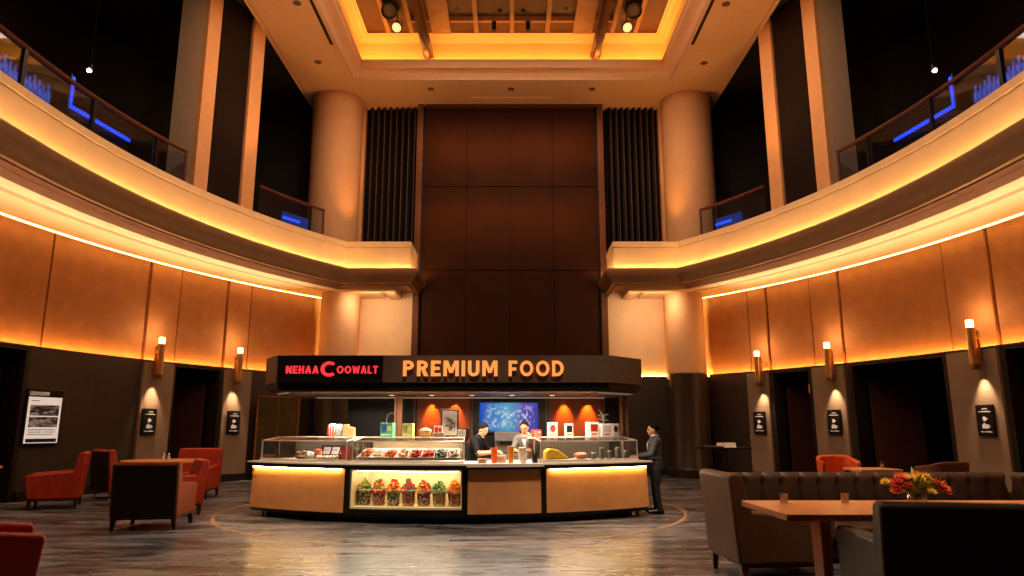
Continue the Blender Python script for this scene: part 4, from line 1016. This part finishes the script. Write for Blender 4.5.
for s, px, lab in sc_spots:
    q, rz, n = frame_at(s, px, .30)
    loc = (q.x, q.y, 2.92)
    if proto is None:
        proto = thing('wall_lamp', 'brass cylinder '+lab, 'wall lamp', loc, rz, 'brass wall lamps')
        mb = MB(); mb.lathe([(.095, .12), (.095, .97), (.088, .97), (.088, .12)], 28, (0, -.20, 0)); mb.build('tube', M_brass, proto)
        mb = MB(); mb.lathe([(.10, 0), (.10, .12), (.085, .12), (.085, 0)], 28, (0, -.20, 0)); mb.build('lower_cap', M_brass_d, proto)
        mb = MB(); mb.lathe([(.0, .95), (.082, .95), (.082, 1.13), (.07, 1.15), (0, 1.15)], 28, (0, -.20, 0), caps=False); mb.build('glass_top', G_lampglass, proto)
        mb = MB(); mb.lathe([(.0, .02), (.07, .02)], 24, (0, -.20, 0), caps=False); mb.build('lower_lens', G_lampglass, proto)
        mb = MB(); mb.box(-.04, .04, -.12, 0, .72, .80); mb.box(-.03, .03, -.03, 0, .10, .92); mb.box(-.04, .04, -.12, 0, .12, .2); mb.build('bracket', M_brass, proto, bevel=.006)
    else: dup(proto, 'brass cylinder '+lab, loc, rz)
    c = q+n*.20
    lamp('SPOT', 'wall_lamp_down', (c.x, c.y, 2.90), 190, (1., .74, .46), (c.x-n.x*.34, c.y-n.y*.34, 1.6), .03, 62, .9)
    c = q+n*.16
    lamp('POINT', 'wall_lamp_up', (c.x+n.x*.08, c.y+n.y*.08, 4.22), 34, (1., .62, .26), size=.06)
M_frame = mat('plaque_frame', S(16, 12, 10), .35)
M_mark = mat('plaque_print', S(215, 205, 195), .5, emit=(1, .95, .88), estr=.12)
pl = [(-1, 146, 'black plaque with white print below the wall lamp right of the lit poster'), (-1, 231, 'black plaque with white print left of the copper-framed mirror'),
      (1, 762, 'black plaque with white print nearest the right-hand column'), (1, 837, 'black plaque with white print between the right-hand doorways'), (1, 990, 'largest black plaque with white print, at the far right')]
proto = None
for s, px, lab in pl:
    q, rz, n = frame_at(s, px, .31); loc = (q.x, q.y, 1.42)
    if proto is None:
        proto = thing('wall_plaque', lab, 'plaque', loc, rz, 'black plaques under the wall lamps')
        mb = MB(); mb.box(-.23, .23, -.05, 0, 0, .70); mb.build('frame', M_frame, proto, bevel=.008)
        mb = MB(); mb.box(-.19, .19, -.054, -.048, .03, .67); mb.build('plate', M_kblack, proto, smooth=False)
        y0, y1 = -.058, -.052; rnd = random.Random(3)
        def scrib(z, x, x1, h):
            mb = MB()
            while x < x1: w_ = rnd.uniform(.012, .03); mb.box(x, x+w_+.004, y0, y1, z+rnd.uniform(-.006, .006), z+h+rnd.uniform(-.006, .006)); x += w_+.003
            return mb
        scrib(.535, -.15, .15, .022).build('title_print', M_mark, proto, smooth=False); scrib(.60, -.05, .08, .02).build('heading_print', M_mark, proto, smooth=False)
        mb = MB(); mb.prism([(.055*cos(a)*(1+.35*cos(5*a)), .385+.05*sin(a)*(1+.2*cos(3*a))) for a in [2*pi*i/30 for i in range(30)]], 'y', y0, y1); mb.build('emblem', M_mark, proto, smooth=False)
        mb = MB(); mb.box(-.09, .08, y0, y1, .17, .26); mb.box(-.05, .0, y0, y1, .255, .29); mb.tube([(.078, y0, .19), (.12, y0, .215), (.078, y0, .24)], .008, 6); mb.build('cup_symbol', M_mark, proto, smooth=False)
        scrib(.085, -.15, .14, .02).build('small_print', M_mark, proto, smooth=False)
    else: dup(proto, lab, loc, rz)
# lit poster on the left wall
q, rz, n = frame_at(-1, 41, .23)
t = thing('lit_poster', 'backlit white poster with dark photographs on the left wall', 'poster', (q.x, q.y, 1.22), rz)
mb = MB(); mb.box(-.50, .50, -.06, 0, 0, 1.26); mb.build('frame', M_frame, t, bevel=.006)
M_pw = mat('poster_white', S(225, 216, 205), .5, var=.04, emit=(1, .92, .82), estr=.42)
mb = MB(); mb.box(-.45, .45, -.068, -.058, .04, 1.08); mb.build('paper', M_pw, t, smooth=False)
def pic_mat(nm, sd):
    m = bpy.data.materials.new(nm); m.use_nodes = True; nt = m.node_tree; b = nt.nodes['Principled BSDF']
    tc = nt.nodes.new('ShaderNodeTexCoord'); mp = nt.nodes.new('ShaderNodeMapping'); mp.inputs['Scale'].default_value = (5, 5, 14); mp.inputs['Location'].default_value = (sd, 0, 0)
    nz = nt.nodes.new('ShaderNodeTexNoise'); nz.inputs['Scale'].default_value = 1.2; nz.inputs['Detail'].default_value = 6
    r = nt.nodes.new('ShaderNodeValToRGB'); r.color_ramp.elements[0].position = .45; r.color_ramp.elements[1].position = .75
    r.color_ramp.elements[0].color = (*S(24, 20, 24), 1); r.color_ramp.elements[1].color = (*S(190, 178, 170), 1)
    nt.links.new(tc.outputs['Object'], mp.inputs[0]); nt.links.new(mp.outputs[0], nz.inputs[0]); nt.links.new(nz.outputs[0], r.inputs[0]); nt.links.new(r.outputs[0], b.inputs['Base Color']); nt.links.new(r.outputs[0], b.inputs['Emission Color']); b.inputs['Emission Strength'].default_value = .25
    return m
for k, (z0, z1) in enumerate(((.66, .90), (.40, .63))):
    mb = MB(); mb.box(-.39, .39, -.072, -.066, z0, z1); mb.build('photograph', pic_mat('poster_photo', k*7.3), t, smooth=False)
mb = MB()
for z, a, b in ((.985, -.38, -.16), (.33, -.38, .36), (.28, -.36, -.02), (.28, .04, .36), (.23, -.38, .30)):
    x = a; rnd = random.Random(int(z*100))
    while x < b: w_ = rnd.uniform(.015, .05); mb.box(x, min(b, x+w_), -.072, -.066, z, z+.018); x += w_+.012
mb.box(-.41, .41, -.072, -.066, .06, .14); mb.build('print_lines', mat('poster_ink', S(36, 30, 34), .6), t, smooth=False)
mb = fit(text_mb('LEDOUAMW', .003, .2), -.43, .08, 1.115, 1.20, -.064); mb.build('heading', M_mark, t, smooth=False)
# copper framed mirror between the left lamp and the kiosk
yc = 22.9; p, n = arc(-1, 23.0, RW); a0 = arc(-1, ysolve(-1, 250), RW); a1 = arc(-1, ysolve(-1, 250)+1.6, RW)
q = a0[0]+a0[1]*.5; q1 = Vector((at(300, 400, 23.3).x, 23.3, 0)); ct = (q+q1)/2; dv = (q1-q); wd = dv.length
t = thing('framed_mirror', 'tall copper-framed dark mirror standing left of the kiosk', 'mirror', (ct.x, ct.y, 0), atan2(dv.y, dv.x))
mb = MB(); W = wd/2
mb.box(-W, -W+.05, -.04, .04, 0, 2.62); mb.box(W-.05, W, -.04, .04, 0, 2.62); mb.box(-W, W, -.04, .04, 2.57, 2.62); mb.box(-W, W, -.04, .04, 0, .05)
mb.build('frame', mat('copper_frame', S(150, 92, 60), .35, metal=.6), t, smooth=False)
def mirror_mat():
    m = mat('mirror_painted_reflection', S(44, 26, 10), .12, var=.9, scale=1.3, emit=(.5, .22, .04), estr=.03); return m  # brown patches and faint glow stand in for reflections in the glass
mb = MB(); mb.box(-W+.05, W-.05, -.01, .02, .05, 2.57); mb.build('mirror_glass', mirror_mat(), t, smooth=False)
mb = MB(); mb.box(-.02, .02, -.02, .0, .05, 2.57); mb.build('mullion', M_kdark, t, smooth=False)
# small red sign inside the right-hand doorway
q, rz, n = frame_at(1, 811, .10)
t = thing('exit_sign', 'tiny red lit sign inside the nearer-to-column right doorway', 'sign', (q.x, q.y, 2.60), rz)
mb = MB(); mb.box(-.09, .09, -.04, .0, 0, .36); mb.build('housing', M_frame, t, smooth=False)
mb = MB(); mb.box(-.05, .05, -.046, -.036, .05, .31); mb.build('lit_face', glow('sign_red', (1., .06, .04), .8), t, smooth=False)
mb = MB(); mb.box(-.02, .02, -.03, -.01, .36, .735); mb.build('hanger', M_frame, t, smooth=False)

# gallery railings
M_hand = mat('mahogany_rail', S(92, 40, 22), .35)
M_railglass = glass('rail_glass', (.80, .86, .95), .015)
def railing(label, s, y0, y1):
    pts = [arc(s, y, RF) for y in ysteps(y0, y1, .5)]; P2 = [p-n*.22 for p, n in pts]
    c = P2[len(P2)//2]; t = thing('glass_railing', label, 'railing', (c.x, c.y, 7.70)); o_ = Vector((-c.x, -c.y, -7.70))
    def b(mb, nm, m, **k): o = mb.build(nm, m, t, **k); o.location = o_; return o
    mb = MB(); mb.tube([(p.x, p.y, 8.60) for p in P2], .055, 10); b(mb, 'handrail', M_hand)
    e0 = P2[-1]; mb = MB(); mb.tube([(e0.x, e0.y, 8.60), (e0.x, e0.y, 7.70)], .04, 8); b(mb, 'end_post', M_hand)
    st = 4
    for i in range(0, len(P2)-1, st):
        seg = P2[i:min(i+st+1, len(P2))]
        mb = MB(); mb.rings([[(p.x, p.y, 7.74), (p.x, p.y, 8.52), (p.x+.012*s, p.y, 8.52), (p.x+.012*s, p.y, 7.74)] for p in seg]); b(mb, 'glass_pane', M_railglass, ang=30)
        p = seg[0]; mb = MB(); mb.box(p.x-.03, p.x+.03, p.y-.05, p.y+.05, 7.70, 8.56); b(mb, 'post', M_kblack, smooth=False)
    return t
for s, nm in ((-1, 'left'), (1, 'right')):
    railing('mahogany-topped glass railing on the %s gallery, nearest part before the pillar' % nm, s, 6.0, 17.0)
    railing('short mahogany-topped glass railing on the %s gallery between pillar and column' % nm, s, 19.6, 21.9)
    # blue lit bar counter and bottles up in the gallery
    g0, n0 = arc(s, 13.9, RF); g1, n1 = arc(s, 15.7, RF); a = g0-n0*.75; b = g1-n1*.75
    t = thing('gallery_bar', 'dark bar with a blue light edge on the %s gallery' % nm, 'bar', (a.x, a.y, 6.86)); o_ = Vector((-a.x, -a.y, 0)); 
    ex = (b-a).normalized(); ey = -n0
    def quad(mb, u0, u1, v0, v1, z0, z1, mi=0):
        q = [a+ex*u0+ey*v0, a+ex*u1+ey*v0, a+ex*u1+ey*v1, a+ex*u0+ey*v1]
        mb.hexa([(p.x-a.x, p.y-a.y, z0) for p in q], [(p.x-a.x, p.y-a.y, z1) for p in q], mi)
    L_ = (b-a).length
    mb = MB(); quad(mb, 0, L_, 0, .6, 0, 1.54); mb.build('bar_front', M_kblack, t, smooth=False)
    mb = MB(); quad(mb, -.05, L_+.05, -.05, .65, 1.54, 1.58); mb.build('bar_top', M_kblack, t, smooth=False)
    mb = MB(); quad(mb, 0, L_, -.06, -.02, 1.50, 1.57); quad(mb, -.02, .05, -.06, -.02, 1.50, 2.2); mb.build('blue_light_strip', G_blue, t, smooth=False)
    mb = MB(); quad(mb, -.06, -.02, -.05, .3, 0, 2.25); mb.build('end_screen', M_kblack, t, smooth=False)
    M_bb = mat('blue_bottle', S(20, 40, 110), .15, emit=(.03, .14, .8), estr=.5)  # emission stands in for blue light falling on the bottles
    sh0, sn0 = arc(s, 12.2, RF); sh1, sn1 = arc(s, 13.6, RF); A = sh0-sn0*.75; B = sh1-sn1*.75
    t = thing('bottle_shelf', 'dark shelf carrying blue bottles on the %s gallery' % nm, 'shelf', (A.x, A.y, 6.86))
    mb = MB(); q = [Vector((0, 0, 0)), B-A, B-A-sn1*.4, -sn0*.4]; mb.hexa([(p.x, p.y, 1.25) for p in q], [(p.x, p.y, 1.30) for p in q]); mb.build('board', M_kblack, t, smooth=False)
    for e in (q[0]*1, q[1]*1): 
        mb = MB(); d = (B-A).normalized(); c = e+(-sn0)*.2; mb.box(c.x-.04, c.x+.04, c.y-.15, c.y+.15, 0, 1.25); mb.build('leg', M_kblack, t, smooth=False)
    for k in range(11):
        p = A.lerp(B, (k+.5)/11)-sn0*.16
        mb = MB(); h = .42+.04*((k*5) % 3); mb.lathe([(.055, 0), (.06, .02), (.058, h*.6), (.022, h*.78), (.022, h), (.027, h+.01)], 12)
        tag(mb.build('blue_bottle', M_bb, loc=(p.x, p.y, 8.16)), 'blue lit bottle in the row behind the %s gallery railing' % nm, 'bottle', 'blue bottles on the %s gallery' % nm)
    # blue panel seen between pillar and column
    g, n_ = arc(s, 21.6, RF); g = g-n_*1.1
    t = thing('blue_screen', 'blue lit screen on the %s gallery between pillar and column' % nm, 'screen', (g.x, g.y, 6.86), atan2(n_.y, n_.x)+pi/2)
    mb = MB(); mb.box(-.55, .55, 0, .06, 0, 1.62); mb.build('panel', mat('blue_panel', S(14, 30, 70), .3, emit=(.015, .07, .35), estr=.35), t, smooth=False)
    mb = MB(); mb.box(-.55, .15, -.02, 0, 1.38, 1.46); mb.build('light_edge', G_blue, t, smooth=False)
    # bright ceiling lamp high in the gallery
    p = at(90 if s < 0 else 934, 71, 16.5)
    t = thing('gallery_spotlight', 'bright white spotlight shining in the dark %s gallery' % nm, 'spotlight', p)
    mb = MB(); mb.ball((0, -.03, 0), .055, 12, 8); mb.build('bulb', G_star, t)
    mb = MB(); mb.lathe([(.07, 0), (.07, .16), (.03, .18)], 16); mb.build('can', M_kblack, t)
    mb = MB(); mb.tube([(0, 0, .17), (0, 0, 13.75-p.z)], .012, 6); mb.build('drop_rod', M_kblack, t)
    for k, dx in enumerate((-3, 3)):
        p = at((113 if s < 0 else 909)+dx, 41, 19.0); p = EYE_ = Vector((0, 0, EYE))+(p-Vector((0, 0, EYE)))*((13.74-EYE)/(p.z-EYE))
        mb = MB(); mb.lathe([(.05, -.03), (.06, -.03), (.065, 0)], 14); mb.lathe([(0, -.028), (.048, -.028)], 14, mi=1, caps=False)
        tag(mb.build('gallery_downlight', [M_chrome, glow('downlight_white', (1., .95, .85), 3.)], loc=p), 'tiny paired downlight in the dark %s gallery ceiling, %s of two' % (nm, 'left' if k == 0 else 'right'), 'downlight', 'paired gallery downlights, '+nm)

# downlights set in the hall ceiling
dl = [(297, 3), (318, 62), (431, 89), (511, 89), (592, 89), (704, 63), (726, 4)]
nmz = ['beside the left pillar', 'above the left column', 'left above the bronze panel', 'centred above the bronze panel', 'right above the bronze panel', 'above the right column', 'beside the right pillar']
proto = None
for (px, py), lab in zip(dl, nmz):
    p = at(px, py, 20.); p = Vector((0, 0, EYE))+(p-Vector((0, 0, EYE)))*((ZC-.001-EYE)/(p.z-EYE))
    if proto is None:
        proto = thing('ceiling_downlight', 'small dark recessed downlight '+lab, 'downlight', p, 0, 'recessed hall downlights')
        mb = MB(); mb.lathe([(.10, -.012), (.115, -.012), (.12, 0)], 20); mb.build('trim_ring', M_kdark, proto)
        mb = MB(); mb.lathe([(0, -.006), (.10, -.010)], 20, caps=False); mb.build('lens', M_black, proto)
    else: dup(proto, 'small dark recessed downlight '+lab, p)
# lighting trusses across the coffer, par cans and small spots hanging from the lattice
for s, nm in ((-1, 'left'), (1, 'right')):
    x = s*2.93
    t = thing('lighting_truss', 'brown lighting truss crossing the coffer, %s of two' % nm, 'truss', (x, 17, ZC+.78))
    for dx, dz in ((-.10, .16), (.10, .16), (0, 0)):
        mb = MB(); mb.box(dx-.07, dx+.07, -8, 5.6, dz-.05, dz+.05); mb.build('chord', mat('truss_brown', S(110, 62, 36), .4, metal=.4), t)
    mb = MB()
    for k in range(34):
        y = -8+k*.4; mb.tube([(0, y, 0), (-.10, y+.2, .16), (.10, y+.2, .16), (0, y+.4, 0)], .018, 5)
    mb.build('lacing', M_wood_d, t)
    for y in (-6, -2, 2, 5.2):
        mb = MB(); mb.tube([(0, y, .1), (0, y, .62)], .015, 6); mb.build('hanger', M_kblack, t)
    for k, (px, py, r, lit) in enumerate(((390 if s < 0 else 633, 10, .26, False), (397 if s < 0 else 627, 27, .17, True))):
        p = at(px, py, 20.6 if k == 0 else 21.2)
        t = thing('stage_lamp', ('round stage lamp with a lit lens' if lit else 'large black stage lamp')+' hanging beside the %s truss' % nm, 'stage lamp', p)
        M = Matrix.Rotation(D(-62), 4, 'X') @ Matrix.Rotation(D(0), 4, 'Y')
        m_ = MB(); m_.lathe([(.3*r, .9*r), (.9*r, .8*r), (r, .2*r), (r, -.9*r), (.92*r, -.9*r), (.9*r, -.3*r)], 24, caps=False); mb = MB(); mb.merge(m_, Matrix.Rotation(D(-50), 4, 'X')); mb.build('can', M_black, t)
        m_ = MB(); m_.lathe([(0, -.62*r), (.62*r, -.6*r), (.9*r, -.45*r)], 24, caps=False); mb = MB(); mb.merge(m_, Matrix.Rotation(D(-50), 4, 'X')); mb.build('lens', G_stage if lit else M_kdark, t)
        mb = MB(); mb.tube([(-r*1.08, 0, 0), (-r*1.08, 0, r*1.3), (r*1.08, 0, r*1.3), (r*1.08, 0, 0)], .018, 6); mb.tube([(0, 0, r*1.3), (0, 0, ZC+1.66-p.z)], .02, 6); mb.build('yoke', M_black, t)
for px, py, y, lab in ((457, 4, 20.8, 'far left'), (494, 26, 21.3, 'left of centre, lower'), (500, 8, 20.9, 'left of centre, upper'), (528, 26, 21.3, 'right of centre, lower'), (523, 8, 20.9, 'right of centre, upper'), (566, 4, 20.8, 'far right')):
    p = at(px, py, y); t = thing('track_spot', 'small black spotlight hanging from the wooden lattice, '+lab, 'spotlight', p, 0, 'small lattice spotlights')
    mb = MB(); mb.lathe([(.05, -.18), (.075, -.18), (.075, .14), (.04, .18)], 16); mb.build('can', M_black, t)
    mb = MB(); mb.tube([(0, 0, .17), (0, 0, ZC+1.66-p.z)], .018, 6); mb.build('stem', M_black, t)
# ================================================================== people: one continuous remeshed body each
M_skin = mat('skin', S(196, 140, 108), .5, var=.06)
M_skin2 = mat('skin_tan', S(176, 118, 86), .5, var=.06)
M_hair = mat('black_hair', S(11, 8, 7), .7, var=.3, scale=60, spec=.1)
M_suit = mat('charcoal_suit', S(70, 68, 70), .75, var=.15, scale=50)
M_trou = mat('dark_trousers', S(34, 33, 36), .75)
M_shoe = mat('black_shoe', S(14, 12, 12), .25)
M_apron = mat('black_uniform', S(17, 16, 18), .8, spec=.1)
M_grey = mat('grey_jacket', S(112, 106, 100), .75)
M_shirt = mat('white_shirt', S(226, 220, 212), .6)
M_eye = mat('dark_eye', S(20, 14, 12), .3)
M_lip = mat('lip', S(160, 84, 72), .5)
M_tie = mat('dark_tie', S(90, 34, 30), .5)

def person(label, loc, rot, J, mats, hairlong=False, voxel=.011, collar=True, tie=False, bare=False):
    """J: joints in local space, facing +x. mats = [skin, top, trousers, shoes]"""
    t = thing('person', label, 'person', loc, rot)
    src = []                              # (MB, material)
    def tub(pts, rad, mi, n=12):
        m = MB(); P, R = [], []
        for i in range(len(pts)-1):       # resample for roundness at the joints
            for k in range(5):
                q = k/5; P.append(Vector(pts[i]).lerp(Vector(pts[i+1]), q)); R.append(lerp(rad[i], rad[i+1], q))
        P.append(Vector(pts[-1])); R.append(rad[-1])
        m.tube(P, R, n); src.append((m, mi))
        for p, r in zip(pts, rad): m2 = MB(); m2.ball(p, r*.99, 10, 8); src.append((m2, mi))
    pel, ch, nk, hd = (Vector(J[k]) for k in ('pelvis', 'chest', 'neck', 'head'))
    # torso: rings of ellipses from the jacket hem to the neck
    def ring(c, rx, ry, n=22): return [(c[0]+rx*cos(2*pi*k/n), c[1]+ry*sin(2*pi*k/n), c[2]) for k in range(n)]
    m = MB(); up = nk-pel
    rows = [(-.20, .125, .185), (-.08, .128, .182), (.05, .120, .172), (.30, .112, .158), (.55, .124, .178), (.75, .128, .196), (.88, .112, .205), (.97, .080, .150), (1.03, .060, .075)]
    m.rings([ring(pel.lerp(ch, q/.72) if q < .72 else ch.lerp(nk, (q-.72)/.28), a, b) for q, a, b in rows]); src.append((m, 1))
    tub([nk-Vector((0, 0, .03)), hd-Vector((.012, 0, .07))], [.058, .052], 0)
    # head with jaw, nose, brow, ears
    F_ = Vector(J.get('look', (1, 0, 0))).normalized(); U = Vector((0, 0, 1)); U = (U-F_*U.dot(F_)).normalized(); Y = U.cross(F_)
    def hp(a, b, c): return hd+F_*a+Y*b+U*c
    def hball(c, r, mi=0, n=16, k=12):
        mm = MB(); mm.ball((0, 0, 0), r, n, k); o = MB(); X = Matrix(((F_.x, Y.x, U.x, 0), (F_.y, Y.y, U.y, 0), (F_.z, Y.z, U.z, 0), (0, 0, 0, 1))); p = hp(*c)
        o.merge(mm, Matrix.Translation(p) @ X); src.append((o, mi))
    hball((-.012, 0, .025), (.098, .076, .095)); hball((.022, 0, -.045), (.070, .058, .068)); hball((.060, 0, -.085), (.028, .026, .022))
    hball((.096, 0, -.018), (.022, .013, .018)); hball((.088, 0, .004), (.014, .010, .026)); hball((.078, 0, .026), (.014, .050, .010))
    for s in (-1, 1): hball((-.005, s*.077, -.012), (.018, .010, .030)); hball((.06, s*.04, -.025), (.022, .022, .016))
    hball((.086, 0, -.055), (.012, .024, .010))
    for s, k in ((-1, 'R'), (1, 'L')):
        sh = ch.lerp(nk, .52)+Vector((-.005, s*.165, 0)) if ('sh'+k) not in J else Vector(J['sh'+k])
        el, wr = Vector(J['el'+k]), Vector(J['wr'+k])
        tub([sh, sh.lerp(el, .5), el], [.070, .058, .050], 1); tub([el, el.lerp(wr, .45), wr], [.050, .047, .036], 0 if bare else 1)
        # hand: palm, four unequal curled fingers, thumb on the inner side
        f = Vector(J.get('hd'+k, (wr-el))).normalized(); dn = Vector((0, 0, -1)); dn = (dn-f*dn.dot(f)); dn = dn.normalized() if dn.length > .1 else Vector((0, s, 0)); sd = f.cross(dn)*1.
        if sd.y*s < 0: sd = -sd          # outward side
        tub([wr, wr+f*.03, wr+f*.085], [.028, .034, .034], 0, 10)
        for q, (o_, l) in enumerate(((-.027, .070), (-.009, .080), (.009, .075), (.027, .060))):
            b = wr+f*.095+sd*o_; tub([b, b+f*l*.5+dn*.006, b+f*l*.85+dn*.022, b+f*l+dn*.040], [.0105, .0098, .009, .008], 0, 8)
        b = wr+f*.035-sd*.026; tub([b, b-sd*.024+f*.026+dn*.012, b-sd*.026+f*.055+dn*.026], [.0135, .0115, .010], 0, 8)
        hp_ = pel+Vector((0, s*.088, -.03)); kn, an = Vector(J['kn'+k]), Vector(J['an'+k])
        tub([hp_, hp_.lerp(kn, .5), kn], [.102, .086, .064], 2); tub([kn, kn.lerp(an, .4), an], [.064, .062, .052], 2)
        td = Vector(J.get('toe', (1, 0, 0))); td.z = 0; td.normalize(); td = (td+Vector((0, s*.15, 0))).normalized()
        tub([an+Vector((0, 0, -.05))-td*.05, an+Vector((0, 0, -.045))+td*.06, Vector((an.x, an.y, .032))+td*.19], [.042, .044, .030], 3)
    alls = MB(); pts = []
    for m, mi in src:
        alls.merge(m); pts += [(Vector(p), mi) for p in m.v]
    kd = KDTree(len(pts))
    for i, (p, mi) in enumerate(pts): kd.insert(p, i)
    kd.balance()
    o = alls.build('tmp', M_skin, smooth=False)
    r = o.modifiers.new('r', 'REMESH'); r.mode = 'VOXEL'; r.voxel_size = voxel
    sm = o.modifiers.new('s', 'SMOOTH'); sm.factor = .5; sm.iterations = 3
    bpy.context.view_layer.update(); dg = bpy.context.evaluated_depsgraph_get()
    me = bpy.data.meshes.new_from_object(o.evaluated_get(dg)); bpy.data.objects.remove(o)
    me.materials.clear()
    for k in mats: me.materials.append(k)
    for p in me.polygons: p.material_index = pts[kd.find(p.center)[1]][1]
    me.shade_smooth(); me.name = 'body'
    b = bpy.data.objects.new('body', me); COL.objects.link(b); b.parent = t
    # hair cap, eyes, mouth, collar
    X = Matrix(((F_.x, Y.x, U.x, 0), (F_.y, Y.y, U.y, 0), (F_.z, Y.z, U.z, 0), (0, 0, 0, 1)))
    mm = MB(); n = 24; rs = []
    for i in range(9):
        th_ = pi*.03+i/8*pi*.70; row = []
        for k in range(n):
            a = 2*pi*k/n; lim = 1-.56*max(0, cos(a)+.25)/1.25*(i/8)-(0 if hairlong else .05)*(i/8)
            tt = th_*lim; rr = 1.035+.02*sin(a*7+i)
            row.append((-.016+.099*rr*sin(tt)*cos(a), .079*rr*sin(tt)*sin(a), .028+.098*rr*cos(tt)))
        rs.append(row)
    mm.rings(rs); q = MB(); q.merge(mm, Matrix.Translation(hd) @ X); q.build('hair', M_hair, t)
    if hairlong:
        mm = MB(); mm.ball((-.10, 0, -.01), (.05, .05, .05), 12, 8); q = MB(); q.merge(mm, Matrix.Translation(hd) @ X); q.build('hair_bun', M_hair, t)
    for s in (-1, 1):
        mm = MB(); mm.ball((.083, s*.030, .004), (.009, .013, .008), 10, 6); q = MB(); q.merge(mm, Matrix.Translation(hd) @ X); q.build('eye', M_eye, t)
        mm = MB(); mm.box(.084, .092, s*.032-.018, s*.032+.018, .022, .029); q = MB(); q.merge(mm, Matrix.Translation(hd) @ X); q.build('eyebrow', M_hair, t, smooth=False)
    mm = MB(); mm.ball((.094, 0, -.055), (.007, .022, .006), 10, 6); q = MB(); q.merge(mm, Matrix.Translation(hd) @ X); q.build('mouth', M_lip, t)
    if collar:
        d = (nk-ch).normalized()
        mb = MB(); n = 22; rs = []
        for z, k in ((-.02, 1.15), (.03, 1.0), (.032, .92)): rs.append([(nk.x+.005+d.x*z+.064*k*cos(2*pi*i/n), nk.y+.066*k*sin(2*pi*i/n), nk.z+z) for i in range(n)])
        mb.rings(rs, caps=False); mb.build('shirt_collar', M_shirt, t)
        # shirt front and lapels lying on the chest
        c0 = nk+Vector((.075, 0, -.02)); c1 = ch.lerp(pel, .25)+Vector((.136, 0, 0)); cm = ch+Vector((.142, 0, .02))
        mb = MB(); mb.hexa([c1+Vector((-.02, -.008, 0)), c1+Vector((.0, -.008, 0)), c1+Vector((.0, .008, 0)), c1+Vector((-.02, .008, 0))], [cm+Vector((-.02, -.035, 0)), cm+Vector((.0, -.035, 0)), cm+Vector((.0, .035, 0)), cm+Vector((-.02, .035, 0))])
        mb.hexa([cm+Vector((-.02, -.035, 0)), cm+Vector((.0, -.035, 0)), cm+Vector((.0, .035, 0)), cm+Vector((-.02, .035, 0))], [c0+Vector((-.03, -.045, 0)), c0+Vector((.0, -.045, 0)), c0+Vector((.0, .045, 0)), c0+Vector((-.03, .045, 0))]); mb.build('shirt_front', M_shirt, t)
        if tie:
            mb = MB(); e = Vector((.006, 0, 0)); mb.hexa([c1+e+Vector((-.01, -.006, .02)), c1+e+Vector((.006, -.006, .02)), c1+e+Vector((.006, .006, .02)), c1+e+Vector((-.01, .006, .02))], [cm+e+Vector((-.01, -.022, 0)), cm+e+Vector((.006, -.022, 0)), cm+e+Vector((.006, .022, 0)), cm+e+Vector((-.01, .022, 0))])
            mb.hexa([cm+e+Vector((-.01, -.022, 0)), cm+e+Vector((.006, -.022, 0)), cm+e+Vector((.006, .022, 0)), cm+e+Vector((-.01, .022, 0))], [c0+e+Vector((-.01, -.012, 0)), c0+e+Vector((.006, -.012, 0)), c0+e+Vector((.006, .012, 0)), c0+e+Vector((-.01, .012, 0))]); mb.build('tie', M_tie, t)
    return t
# man in the suit: faces left along the counter end, hands resting on the worktop
person('man in a charcoal suit standing at the right end of the counter', (2.80, 14.02, 0), radians(180-6),
       dict(pelvis=(0, 0, .93), chest=(.01, 0, 1.27), neck=(.0, 0, 1.44), head=(.03, 0, 1.565), look=(1, .05, -.10),
            elL=(.10, .25, 1.10), wrL=(.33, .16, 1.055), hdL=(1, -.1, -.15), elR=(.10, -.25, 1.10), wrR=(.33, -.15, 1.055), hdR=(1, .1, -.15),
            knL=(.02, .10, .50), knR=(.03, -.10, .50), anL=(-.02, .11, .09), anR=(.0, -.11, .09)),
       [M_skin, M_suit, M_trou, M_shoe], tie=True).scale = (1.1, 1.12, 1.0)
# staff member on the left, head bowed, working at the till
person('staff member in black with head bowed, left behind the open counter', (-.72, 13.85, 0), radians(-25),
       dict(pelvis=(-.05, 0, .93), chest=(.04, 0, 1.25), neck=(.10, 0, 1.41), head=(.17, 0, 1.51), look=(1, 0, -.55),
            elL=(.18, .25, 1.08), wrL=(.40, .12, 1.10), elR=(.20, -.25, 1.08), wrR=(.42, -.10, 1.10),
            knL=(.0, .10, .50), knR=(.0, -.10, .50), anL=(-.03, .11, .09), anR=(-.03, -.11, .09)),
       [M_skin, M_apron, M_apron, M_shoe], collar=False, bare=True).scale = (1.04, 1.04, 1.04)
person('staff member in a pale grey jacket bending over the till before the screen', (.30, 14.05, 0), radians(-112),
       dict(pelvis=(-.10, 0, .93), chest=(.02, 0, 1.26), neck=(.09, 0, 1.42), head=(.15, 0, 1.53), look=(1, .15, -.35),
            elL=(.15, .26, 1.08), wrL=(.36, .12, 1.12), elR=(.15, -.26, 1.08), wrR=(.36, -.12, 1.12),
            knL=(.0, .10, .50), knR=(.0, -.10, .50), anL=(-.03, .11, .09), anR=(-.03, -.11, .09)),
       [M_skin2, M_grey, M_apron, M_shoe]).scale = (1.05, 1.05, 1.05)
